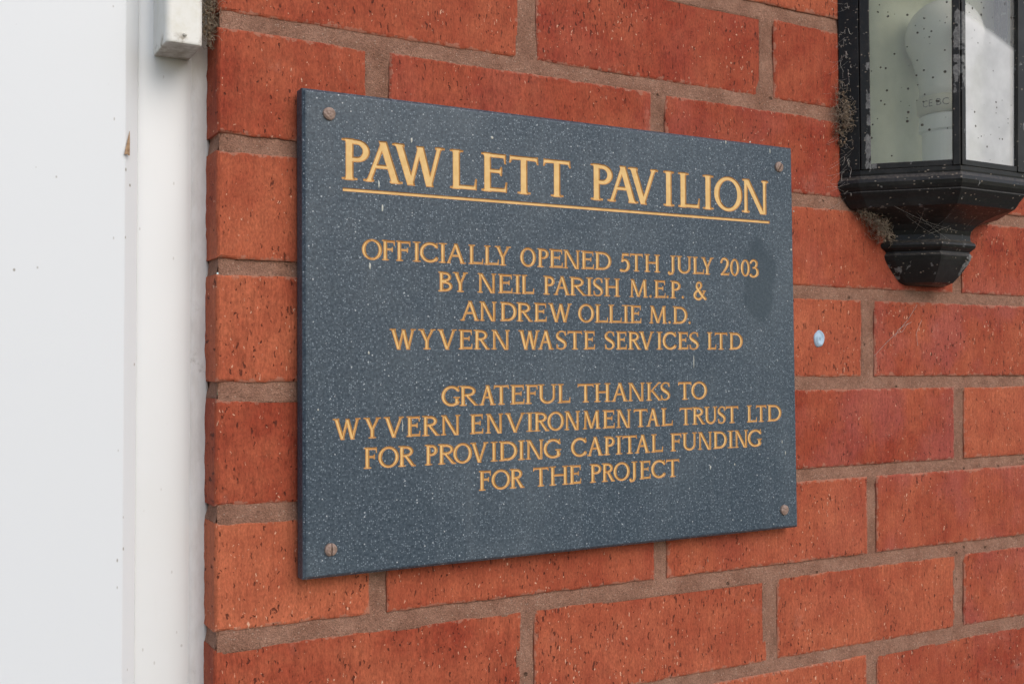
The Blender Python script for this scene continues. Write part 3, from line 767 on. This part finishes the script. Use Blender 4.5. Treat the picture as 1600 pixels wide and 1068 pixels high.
line(run(600, 505, 5.517, 'WYVERNWAS', [(48, 275), (295, 445), (460, 628), (643, 762), (775, 912), (925, 1085), (1158, 1345), (1325, 1465), (1483, 1575)]) +
     run(880, 505, 5.333, 'TESERVICESLTD', [(35, 160), (170, 265), (345, 430), (440, 530), (540, 650), (630, 758), (778, 828), (828, 945), (955, 1042), (1050, 1130), (1200, 1275), (1262, 1370), (1383, 1497)]),
     h(600, 505, 5.517, (370, 218))+h(880, 505, 5.333, (215, 217), (1240, 221)), h(600, 505, 5.517, (700, 50))+h(880, 505, 5.333, (1240, 78)))
line(run(680, 590, 3.636, 'GRATEFULTHANKSTO', [(35, 140), (140, 245), (250, 345), (332, 420), (427, 507), (512, 585), (585, 690), (695, 768), (808, 902), (905, 995), (1000, 1097), (1095, 1190), (1200, 1288), (1280, 1335), (1380, 1457), (1455, 1545)]),
     h(680, 590, 3.636, (165, 157), (730, 141), (1415, 125)), h(680, 590, 3.636, (370, 38), (950, 31), (1415, 26)))
line(run(510, 635, 4.324, 'WYVERNENVIRO', [(42, 232), (250, 370), (385, 525), (540, 635), (648, 765), (772, 905), (970, 1060), (1075, 1195), (1205, 1345), (1350, 1400), (1403, 1505), (1493, 1607)]) +
     run(870, 625, 4.444, 'NMENTALTRUSTLTD', [(52, 162), (180, 305), (318, 402), (412, 517), (533, 632), (620, 717), (725, 805), (852, 942), (942, 1030), (1025, 1115), (1118, 1172), (1172, 1262), (1320, 1390), (1382, 1457), (1462, 1560)]),
     h(510, 635, 4.324, (315, 207), (1430, 164))+h(870, 625, 4.444, (765, 179), (1500, 149)), h(510, 635, 4.324, (590, 54))+h(870, 625, 4.444, (585, 65), (1500, 35)))
line(run(560, 675, 4.8485, 'FORPROVIDING', [(40, 145), (150, 308), (303, 435), (505, 602), (605, 740), (718, 862), (847, 985), (1002, 1055), (1065, 1205), (1210, 1262), (1267, 1405), (1402, 1535)]) +
     run(880, 660, 5, 'CAPITALFUNDING', [(60, 185), (185, 315), (320, 405), (410, 462), (462, 578), (560, 680), (687, 780), (838, 927), (930, 1045), (1052, 1165), (1172, 1280), (1285, 1335), (1337, 1445), (1442, 1550)]),
     h(560, 675, 4.8485, (75, 267), (1235, 211))+h(880, 660, 5, (345, 251), (730, 233), (1310, 197)), h(560, 675, 4.8485, (90, 108), (1235, 63))+h(880, 660, 5, (345, 103), (1310, 70)))
line(run(740, 710, 4.8485, 'FORTHEPROJECT', [(40, 135), (135, 280), (275, 385), (450, 570), (577, 718), (724, 815), (882, 970), (972, 1070), (1060, 1185), (1182, 1240), (1257, 1342), (1345, 1455), (1457, 1560)]),
     h(740, 710, 4.8485, (65, 267), (515, 237), (1300, 185), (1510, 169)), h(740, 710, 4.8485, (70, 118), (515, 90), (1510, 40)))
CACHE = {}
def cached(ch, wq, T, t):
    key = (ch, wq, T)
    if key not in CACHE:
        g = glyph(ch, wq, T, t)
        CACHE[key] = (g.d, [simplify(L, .16) for L in contours(g.d, 0.)])
    return CACHE[key]
placed = []        # (line, sdf grid, loops, x0, z0, sx, sz)
for li, (letters, base, top) in enumerate(LINES):
    bz = [to_plaque(*p)[1] for p in base]; tz = [to_plaque(*p)[1] for p in top]
    zb, zt = sum(bz)/len(bz), sum(tz)/len(tz); cap = zt-zb
    vmean = np.polyfit([p[0] for p in base], [p[1] for p in base], 1)
    T, t = (.205, .130) if li == 0 else (.205, .142)
    for ch, ua, ub in letters:
        vb = np.polyval(vmean, (ua+ub)/2)-.5*cap*1000*1.6
        xa_, xb_ = to_plaque(ua, vb)[0], to_plaque(ub, vb)[0]
        wq = max(.12, round((xb_-xa_)/cap, 2))
        sd, loops = cached(ch, wq, T, t)
        placed.append((li, sd, loops, xa_, zb, cap, (xb_-xa_)/wq))
HX, HZ = PW/2, PH/2-BEV; HR0 = PW/2-.0026
def HR(z): return HR0+.0014*(1-z/HZ)      # the right-hand edge was cut slightly out of square
ua0, va0 = to_plaque(535.5, 295.8), to_plaque(1202.7, 347.5)
UL = (ua0[0], va0[0], (ua0[1]+va0[1])/2-.0010, (ua0[1]+va0[1])/2+.0011)     # underline x0, x1, z0, z1
def sdf_at(sd, gx, gz):
    gx = np.clip(gx, 0, sd.shape[1]-1.001); gz = np.clip(gz, 0, sd.shape[0]-1.001)
    i, j = gx.astype(int), gz.astype(int); a, b = gx-i, gz-j
    return sd[j, i]*(1-a)*(1-b)+sd[j, i+1]*a*(1-b)+sd[j+1, i]*(1-a)*b+sd[j+1, i+1]*a*b
def tri(vs2, edges):
    r = geometry.delaunay_2d_cdt([Vector(v) for v in vs2], edges, [], 0, 1e-7)
    return np.array([tuple(v) for v in r[0]]), [tuple(f) for f in r[2]]
def loops_world(p):
    li, sd, loops, x0, z0, sz, sx = p
    return [np.stack([x0+(L[:, 0]/RES-MG)*sx, z0+(L[:, 1]/RES-MG)*sz], 1) for L in loops]
# front face, cut band by band round every letter
mids = []
bands = []
for li in range(9):
    zs_ = [l[:, 1] for p in placed if p[0] == li for l in loops_world(p)]
    bands.append((min(z.min() for z in zs_), max(z.max() for z in zs_)))
cuts = [HZ]
cuts.append((bands[0][0]+UL[3])/2)                       # heading / underline
cuts.append((UL[2]+bands[1][1])/2)
for a, b in zip(bands[1:-1], bands[2:]): cuts.append((a[0]+b[1])/2)
cuts.append(-HZ)
pv_, pf_ = [], []
def band_mesh(z1, z0, ps, rects=()):
    vs = [(-HX, z0), (HR(z0), z0), (HR(z1), z1), (-HX, z1)]; ed = [(0, 1), (1, 2), (2, 3), (3, 0)]
    for p in ps:
        for L in loops_world(p):
            k = len(vs); n = len(L); vs += [tuple(q) for q in L]; ed += [(k+i, k+(i+1) % n) for i in range(n)]
    for x0, x1, c, d_ in rects:
        k = len(vs); vs += [(x0, c), (x1, c), (x1, d_), (x0, d_)]; ed += [(k+i, k+(i+1) % 4) for i in range(4)]
    V, Fs = tri(vs, ed)
    cen = np.array([V[list(f)].mean(0) for f in Fs]); ok = np.ones(len(Fs), bool)
    for p in ps:
        li, sd, loops, x0, zz, sz, sx = p
        gx = ((cen[:, 0]-x0)/sx+MG)*RES; gz = ((cen[:, 1]-zz)/sz+MG)*RES
        m = (gx > 0) & (gx < sd.shape[1]-1) & (gz > 0) & (gz < sd.shape[0]-1)
        ok &= ~(m & (sdf_at(sd, gx, gz) < 0))
    for x0, x1, c, d_ in rects: ok &= ~((cen[:, 0] > x0) & (cen[:, 0] < x1) & (cen[:, 1] > c) & (cen[:, 1] < d_))
    k = len(pv_); pv_.extend([(v[0], 0., v[1]) for v in V])
    pf_.extend([tuple(k+i for i in f) for f, q in zip(Fs, ok) if q])
band_mesh(cuts[0], cuts[1], [p for p in placed if p[0] == 0])
band_mesh(cuts[1], cuts[2], [], [UL])
for li in range(1, 9): band_mesh(cuts[li+1], cuts[li+2], [p for p in placed if p[0] == li])
# bevel, edges and back of the board
k = len(pv_)
ringz = []
for q, y in ((0, 0.), (BEV*.35, .00018), (BEV, BEV*.8), (BEV, PTH-.0004), (BEV-.0005, PTH)):
    a, b = HX+q, HZ+q
    ringz.append([(-a, y, -b), (HR(-HZ)+q, y, -b), (HR(HZ)+q, y, b), (-a, y, b)])
for r in ringz: pv_.extend(r)
for r in range(len(ringz)-1):
    for i in range(4): pf_.append((k+r*4+i, k+r*4+(i+1) % 4, k+r*4+4+(i+1) % 4, k+r*4+4+i))
pf_.append(tuple(k+(len(ringz)-1)*4+i for i in (0, 1, 2, 3)))
PLOC = (0, -PTH, 0)
bd = mesh('board', pv_, pf_, M['plaque'], plq, loc=PLOC)
bm = bmesh.new(); bm.from_mesh(bd.data)
for f in bm.faces:
    f.normal_update()
    if abs(f.normal.y) > .9 and abs(f.calc_center_median().y) < 1e-5 and f.normal.y > 0: f.normal_flip()
bm.to_mesh(bd.data); bm.free()
# painted cuts: slanting walls and floor of every letter
def letter_mesh(name, ps, depth, dl):
    V3, F3, MI = [], [], []
    for p in ps:
        li, sd, loops, x0, zz, sz, sx = p
        inner = [simplify(L, .2) for L in contours(sd, -dl)]
        vs, ed, dep = [], [], []
        for src, dd in ((loops, 0.), (inner, depth)):
            for L in src:
                if len(L) < 3: continue
                kk = len(vs); n = len(L); vs += [tuple(q) for q in L]; ed += [(kk+i, kk+(i+1) % n) for i in range(n)]
        V, Fs = tri(vs, ed)
        dv = sdf_at(sd, V[:, 0], V[:, 1])
        y = np.clip(-dv/dl, 0, 1)*depth; y[np.abs(dv) < .012] = 0
        kk = len(V3)
        V3 += [(x0+(v[0]/RES-MG)*sx, yy, zz+(v[1]/RES-MG)*sz) for v, yy in zip(V, y)]
        for f in Fs:
            c = V[list(f)].mean(0)
            if sdf_at(sd, np.array([c[0]]), np.array([c[1]]))[0] < 0:
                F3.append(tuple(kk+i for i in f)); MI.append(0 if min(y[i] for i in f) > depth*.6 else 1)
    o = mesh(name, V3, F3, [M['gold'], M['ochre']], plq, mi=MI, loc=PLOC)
    bm = bmesh.new(); bm.from_mesh(o.data)
    for f in bm.faces:
        f.normal_update()
        if f.normal.y > 0: f.normal_flip()
    bm.to_mesh(o.data); bm.free()
    return o
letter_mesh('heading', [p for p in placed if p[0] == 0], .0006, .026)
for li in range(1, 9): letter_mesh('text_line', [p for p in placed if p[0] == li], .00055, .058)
mb = MB()
x0, x1, c, d_ = UL
q = .0004
rings = [[(x0+e, y, c+e), (x1-e, y, c+e), (x1-e, y, d_-e), (x0+e, y, d_-e)] for e, y in ((0, 0), (q, .0007))]
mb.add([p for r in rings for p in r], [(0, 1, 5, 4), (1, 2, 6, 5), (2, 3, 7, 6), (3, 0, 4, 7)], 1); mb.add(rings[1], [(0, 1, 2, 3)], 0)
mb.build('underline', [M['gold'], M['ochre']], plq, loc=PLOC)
# screws
def screw(u, v, ang, slot):
    lx, lz = to_plaque(u, v); r0 = .0041; vs, fs = [], []
    nr, na = 18, 48
    ca, sa = math.cos(R(ang)), math.sin(R(ang))
    for i in range(nr+1):
        for j in range(na):
            a = 2*math.pi*j/na; r = r0*i/nr*(1+.015*math.sin(3*a+u))
            x, z = r*math.cos(a), r*math.sin(a)
            y = -.0022*math.sqrt(max(0, 1-(r/r0)**2*.78))+.0003*vn(x+u, 0, z, 700)
            if i == nr: y = .0001
            s_ = abs(x*ca+z*sa)
            if slot and s_ < .00052 and i < nr: y += slot
            vs.append((x, y, z))
    for i in range(nr):
        for j in range(na): fs.append((i*na+j, (i+1)*na+j, (i+1)*na+(j+1) % na, i*na+(j+1) % na))
    o = mesh('screw', vs, fs, M['screw'], plq, loc=(lx, -PTH-.00005, lz))
    bm = bmesh.new(); bm.from_mesh(o.data); bmesh.ops.remove_doubles(bm, verts=bm.verts[:], dist=1e-6); bmesh.ops.recalc_face_normals(bm, faces=bm.faces[:]); bm.to_mesh(o.data); bm.free()
    return o
screw(514, 178, 20, .0)['label'] = 'crusted screw head, slot filled in'
screw(1216.5, 261, -32, .0010); screw(1225, 796, 60, .0002); screw(516.5, 858, 0, .0012)
# dried pale droplets and runs on the board
for u, v, wd, ht in ((592, 288, .6, 2.6), (597.5, 325, .6, 2.4), (643, 219, .6, 1.8), (578, 416, .7, 2.2), (1084, 564, .35, 5.2), (629, 665, .3, 4.2), (769, 215, .9, .9), (576, 551, .6, 1.0), (1227, 707, .35, 1.6),
                     (1222, 690, .4, 1.3), (1110, 730, .5, 1.6), (1236, 390, .8, .9), (1134, 222, .5, 1.6), (1172, 222, .8, .7), (1203, 236, .4, 2.0), (1240, 330, .8, .5), (855, 690, .6, .6), (497, 640, .5, .6), (1148, 725, .5, .8)):
    lx, lz = to_plaque(u, v)
    mb = MB(); mb.lump((0, 0, 0), .001, u, 0, (wd, .22, ht)); mb.build('dried_droplet', M['lime'], plq, True, (lx, -PTH, lz))

# ------------------------------------------------------------------ wall lantern
LX = .6240
PLAN = [(-.1010, 0), (-.0930, -.015), (-.0405, -.072), (.0405, -.072), (.0930, -.015), (.1010, 0)]
ln = empty('wall_lantern', 'black half lantern with flaking paint and dusty glass fixed to the brick wall', 'wall light', (LX, 0, .084))
PLn = Matrix.Translation(-ln.location)
def lp(o): o.matrix_parent_inverse = PLn; return o
def kz(z): return 1+(z-.18)*.12
def ring(k, z, inset=0., back=.004):
    out = []
    for x, y in PLAN: out.append((LX+x*k, min(y*k, 0) if y < -.001 else 0., z))
    return out
mb = MB()
base = [(.0838, .14), (.0842, .24), (.0860, .30), (.0900, .345), (.0950, .395), (.1000, .440), (.1045, .472), (.1085, .487), (.1105, .470), (.1118, .466), (.1132, .490), (.1150, .520), (.1170, .530), (.1190, .522), (.1203, .497), (.1215, .478), (.1260, .474), (.1300, .487), (.1345, .54),
        (.1385, .62), (.1420, .72), (.1450, .84), (.1464, .90), (.1490, .925), (.1525, .950), (.1560, .985), (.1580, 1.000), (.1590, .990), (.1600, 1.004), (.1625, 1.022), (.1655, 1.030), (.1685, 1.022), (.1705, 1.004), (.1715, .996), (.1730, 1.0), (.1765, 1.0)]
mb.loft([ring(k, z) for z, k in base])
bs = lp(recalc(mb.build('base', M['black'], ln))); bevel(bs, .0012, 2, 40)
def at(k, i): return Vector((LX+PLAN[i][0]*k, PLAN[i][1]*k))
ZB, ZT = .1765, .372
fm = MB()
def bar(p0, p1, wd, dp, n):
    """upright bar along the plan edge direction, from lower to upper point, n = outward normal"""
    pass
def panelbar(i, j, t0, t1, z0, z1, out=.0012, inn=.006):
    """solid strip on the wall face i-j between fractions / absolute distances from i"""
    vs = []
    for z in (z0, z1):
        a, b = at(kz(z), i), at(kz(z), j); e = (b-a); L = e.length; e /= L; n = Vector((e.y, -e.x))
        if n.y > 0: n = -n
        q0 = a+e*(t0 if t0 >= 0 else L+t0); q1 = a+e*(t1 if t1 > 0 else L+t1)
        for q, s_ in ((q0, out), (q1, out), (q1, -inn), (q0, -inn)): vs.append((q.x+n.x*s_, q.y+n.y*s_, z))
    fm.add(vs, [(0, 1, 5, 4), (1, 2, 6, 5), (2, 3, 7, 6), (3, 0, 4, 7), (3, 2, 1, 0), (4, 5, 6, 7)])
E_ = .0001
for (i, j, w0, w1) in ((1, 2, .0085, .0062), (2, 3, .0050, .0105), (3, 4, .0062, .0085)):
    panelbar(i, j, .0004, w0, ZB, ZT); panelbar(i, j, -w1, -.0004, ZB, ZT)
    panelbar(i, j, w0, -w1, ZB, ZB+.0050, .0004, .0058); panelbar(i, j, w0, -w1, ZT-.010, ZT, .0004, .0058)
panelbar(0, 1, .0002, -.0001, ZB, ZT, .0008, .004); panelbar(4, 5, .0001, -.0002, ZB, ZT, .0008, .004)
lp(bevel(recalc(fm.build('frame', M['black'], ln)), .0006, 2, 40))
def pane(i, j, w0, w1, mat):
    vs = []
    for z in (ZB+.0050, ZT-.010):
        a, b = at(kz(z), i), at(kz(z), j); e = b-a; L = e.length; e /= L; n = Vector((e.y, -e.x))
        if n.y > 0: n = -n
        for t_ in (w0-.001, L-w1+.001): q = a+e*t_-n*.0028; vs.append((q.x, q.y, z))
    lp(mesh('glass_pane', vs, [(0, 1, 3, 2)], mat, ln))
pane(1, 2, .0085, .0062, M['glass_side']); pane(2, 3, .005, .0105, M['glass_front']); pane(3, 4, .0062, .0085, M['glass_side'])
mb = MB(); mb.box((LX-.0955, -.0030, ZB+.0005), (LX+.0955, -.0006, ZT-.0005)); lp(mb.build('back_plate', M['cream'], ln))
mb = MB()      # white bounce plates added to brighten the lantern's inside
for nm_, zz, s_ in (('bounce_tray', .1768, .94), ('bounce_ceiling', .3600, .955)):
    mb = MB(); mb.loft([[(x_, min(y_, -.0035), z_) for x_, y_, z_ in ring(s_, zz+q)] for q in (0, .0012)]); lp(recalc(mb.build(nm_, M['holder'], ln)))
mb = MB(); mb.loft([ring(k, z) for k, z in ((1.05, .3722), (1.17, .3745), (1.18, .380), (1.12, .384), (.80, .410), (.50, .440), (.30, .462), (.2, .470))]); lp(bevel(recalc(mb.build('roof', M['black'], ln)), .001, 2, 40))
HXc, HYc = .6120, -.034
mb = MB(); mb.lathe([(.024, .1768), (.024, .1800), (.0185, .1815), (.0185, .2120), (.021, .2135), (.021, .2255), (.017, .2275)], HXc, HYc, 40); lp(recalc(mb.build('lamp_holder', M['holder'], ln)))
lb = mb = MB(); mb.lathe([(.0195, .2276), (.0225, .2290), (.0228, .2400), (.0215, .2420)], HXc, HYc, 40)
bb = lp(recalc(mb.build('bulb', M['bulbbase'], ln, True)))
mb = MB(); prf = [(.0205, .2421)]
for i in range(1, 25):
    a = -62+150*i/24
    prf.append((.0315*math.cos(R(a)) if a < 86 else .001, .2990+.0315*math.sin(R(a))))
prf = [(.0205, .2421), (.0208, .2500), (.0222, .2600), (.0252, .2720)]+[(.0318*math.cos(R(a)), .2945+.0318*math.sin(R(a))) for a in range(-32, 90, 8)]+[(.0006, .3263)]
mb.lathe(prf, HXc, HYc, 48)
gb = recalc(mb.build('bulb_globe', M['bulb'], bb, True)); gb.data.polygons.foreach_set('use_smooth', [True]*len(gb.data.polygons))
# faint print on the bulb collar
fc = bpy.data.curves.new('collar_print', 'FONT'); fc.body = 'CE BC 1'; fc.size = .0085; fc.align_x = 'CENTER'; fc.resolution_u = 2
to = bpy.data.objects.new('collar_print', fc); C.objects.link(to)
bpy.context.view_layer.update()
me = bpy.data.meshes.new_from_object(to.evaluated_get(bpy.context.evaluated_depsgraph_get())); bpy.data.objects.remove(to)
A0 = math.atan2(-.65413-HYc, -.16167-HXc)-R(12)
for v in me.vertices:
    a = A0+v.co.x/.0230; zz = .2318+v.co.y
    v.co = (HXc+.02305*math.cos(a), HYc+.02305*math.sin(a), zz)
me.materials.clear(); me.materials.append(M['print'])
po = bpy.data.objects.new('collar_print', me); C.objects.link(po); po.parent = bb

# ------------------------------------------------------------------ cobwebs and litter
def web(name, label, centres, n, spread, r, mats, seed, lumps=0, hang=0.):
    rs = random.Random(seed); mb = MB()
    for i in range(n):
        c = Vector(rs.choice(centres)); p = c+Vector([rs.gauss(0, s) for s in spread]); dr = Vector([rs.gauss(0, 1)*s for s in spread]).normalized()
        pts = []
        for q in range(rs.randint(5, 11)):
            pts.append(tuple(p)); dr = (dr+Vector([rs.gauss(0, .55) for _ in range(3)])+(c-p)*18).normalized(); p = p+dr*rs.uniform(.0012, .0026); p.z -= hang
            p.y = min(p.y, -.0004) if name != 'gap_cobweb' else p.y
        if len(pts) > 3: mb.tube(pts, rs.uniform(.5, 1.)*r, 3, 0)
    for i in range(lumps):
        c = Vector(rs.choice(centres)); mb.lump([c[k]+rs.gauss(0, spread[k]*.8) for k in range(3)], rs.uniform(.0004, .0013), rs.random()*50, 1, (1, .8, 1.2))
    o = mb.build('cobweb', mats, None, True); return tag(o, label, 'cobweb')
GAP = [(-.0020, .004+.0015*math.sin(i), .2150+.0062*i) for i in range(9)]
web('gap_cobweb', 'brown matted cobweb stuffed in the gap between the cream trunking and the brick', GAP, 320, (.0019, .0035, .0035), .00016, [M['web'], M['crumb']], 3, 90)
web('side', 'tangle of dusty cobweb hanging from the left side of the black lantern', [(.5215, -.006, .214), (.523, -.008, .222), (.520, -.005, .207), (.5225, -.008, .228), (.519, -.004, .236)], 200, (.0036, .0030, .0062), .00016, [M['web'], M['crumb']], 5, 40)
web('nest', 'pale matted web lump tucked under the left of the lantern base', [(.551, -.006, .141), (.557, -.009, .136), (.561, -.010, .131), (.545, -.005, .146), (.565, -.009, .126)], 260, (.0027, .0024, .0030), .00018, [M['web'], M['web']], 9, 60)
mb = MB(); rs = random.Random(21)
for i in range(9):
    a = Vector((LX+rs.uniform(-.07, .03), rs.uniform(-.062, -.02), .1462)); b = Vector((LX+rs.uniform(-.042, .012), rs.uniform(-.034, -.012), rs.uniform(.118, .130)))
    a.y = max(a.y, -.9*.072+abs(a.x-LX)*.5); b.y -= .012
    pts = [tuple(a.lerp(b, q/7)+Vector((0, 0, -.0022*math.sin(math.pi*q/7)))) for q in range(8)]
    mb.tube(pts, .00006, 3)
tag(mb.build('cobweb', M['web_pale']), 'thin slanting cobweb threads strung beneath the lantern base', 'cobweb')
mb = MB()
for pts in ([(1366, 556), (1385, 535), (1404, 517), (1420, 497), (1433, 476)], [(1398, 527), (1403, 515), (1412, 509), (1424, 503)], [(1402, 520), (1410, 518), (1418, 505)], [(1440, 500), (1432, 520), (1434, 540)]):
    P3 = []
    for u, v in pts:
        dr = camM.to_3x3() @ Vector(((u-800)/FPX, -(v-534)/FPX, -1)); P3.append(tuple(SURV+dr*((-.0011-SURV.y)/dr.y)))
    mb.tube(P3, .00013, 4)
tag(mb.build('cobweb', M['web_pale']), 'pale wisp of cobweb thread stuck flat on the brick below the lantern', 'cobweb')
mb = MB(); rs = random.Random(31)
for i in range(60):      # threads clinging to the black side strip and rim
    z = rs.uniform(.155, .325); x = .5225+rs.uniform(-.002, .006)+(z-.18)*-.012; y = -.002-rs.random()*.010
    p = Vector((x, y, z)); pts = []
    for q in range(5): pts.append(tuple(p)); p = p+Vector((rs.gauss(0, .0012), rs.gauss(0, .001), rs.gauss(0, .002)))
    mb.tube(pts, rs.uniform(.00008, .0002), 3)
tag(mb.build('cobweb', M['web_pale']), 'fine broken cobweb strands clinging down the lantern\'s black left edge strip', 'cobweb')
mb = MB(); rs = random.Random(77)
for i in range(26):
    a = Vector((.5225+rs.uniform(0, .004), rs.uniform(-.012, -.004), rs.uniform(.150, .320))); b = Vector((a.x-rs.uniform(.004, .018), -.0006, a.z+rs.uniform(-.016, .010)))
    mb.tube([tuple(a.lerp(b, q/6)+Vector((0, 0, -.0012*math.sin(math.pi*q/6)))) for q in range(7)], .00006, 3)
tag(mb.build('cobweb', M['web_pale']), 'fine stretched threads of web bridging the lantern\'s left edge and the bricks', 'cobweb')
# dry grass husk caught on the door edge
mb = MB()
a, b = Vector((-.0446, .0195, .1550)), Vector((-.0470, .0172, .1405))
mb.loft([[tuple(a.lerp(b, q)+Vector((wd*math.cos(s), wd*.4*math.sin(s), 0))) for s in (0, 1.26, 2.5, 3.8, 5.0)] for q, wd in ((0, .00015), (.3, .0004), (.7, .0009), (1, .0012))])
mb.loft([[tuple(a.lerp(b+Vector((.0016, 0, -.0006)), q)+Vector((wd*math.cos(s), wd*.4*math.sin(s), 0))) for s in (0, 1.26, 2.5, 3.8, 5.0)] for q, wd in ((0, .0001), (.4, .0004), (1, .0006))])
tag(recalc(mb.build('dry_husk', M['husk'])), 'thin brown dry grass husk stuck to the white door edge', 'dry husk')
# blue filler blob on the brick
vs, fs = [], []; nr, na = 16, 36
for i in range(nr+1):
    for j in range(na):
        a = 2*math.pi*j/na; f = i/nr
        rx, rz = .0056, .0073
        wob = 1+.05*math.sin(2*a+.6)+.03*math.sin(5*a)
        x, z = rx*f*wob*math.cos(a), rz*f*wob*math.sin(a)
        sw = math.sin(a*1.-f*5.5+.8)
        y = -.0008*(1-f**6)-.00075*sw*f*(1-f)*4
        if i == nr: y = .0012
        vs.append((x, y, z))
for i in range(nr):
    for j in range(na): fs.append((i*na+j, (i+1)*na+j, (i+1)*na+(j+1) % na, i*na+(j+1) % na))
bl = mesh('filler_blob', vs, fs, M['blue'], None, True, loc=(.4978, -.0004, .0364))
tag(recalc(bl), 'pale blue round filler blob pressed into the brick right of the plaque', 'filler blob')
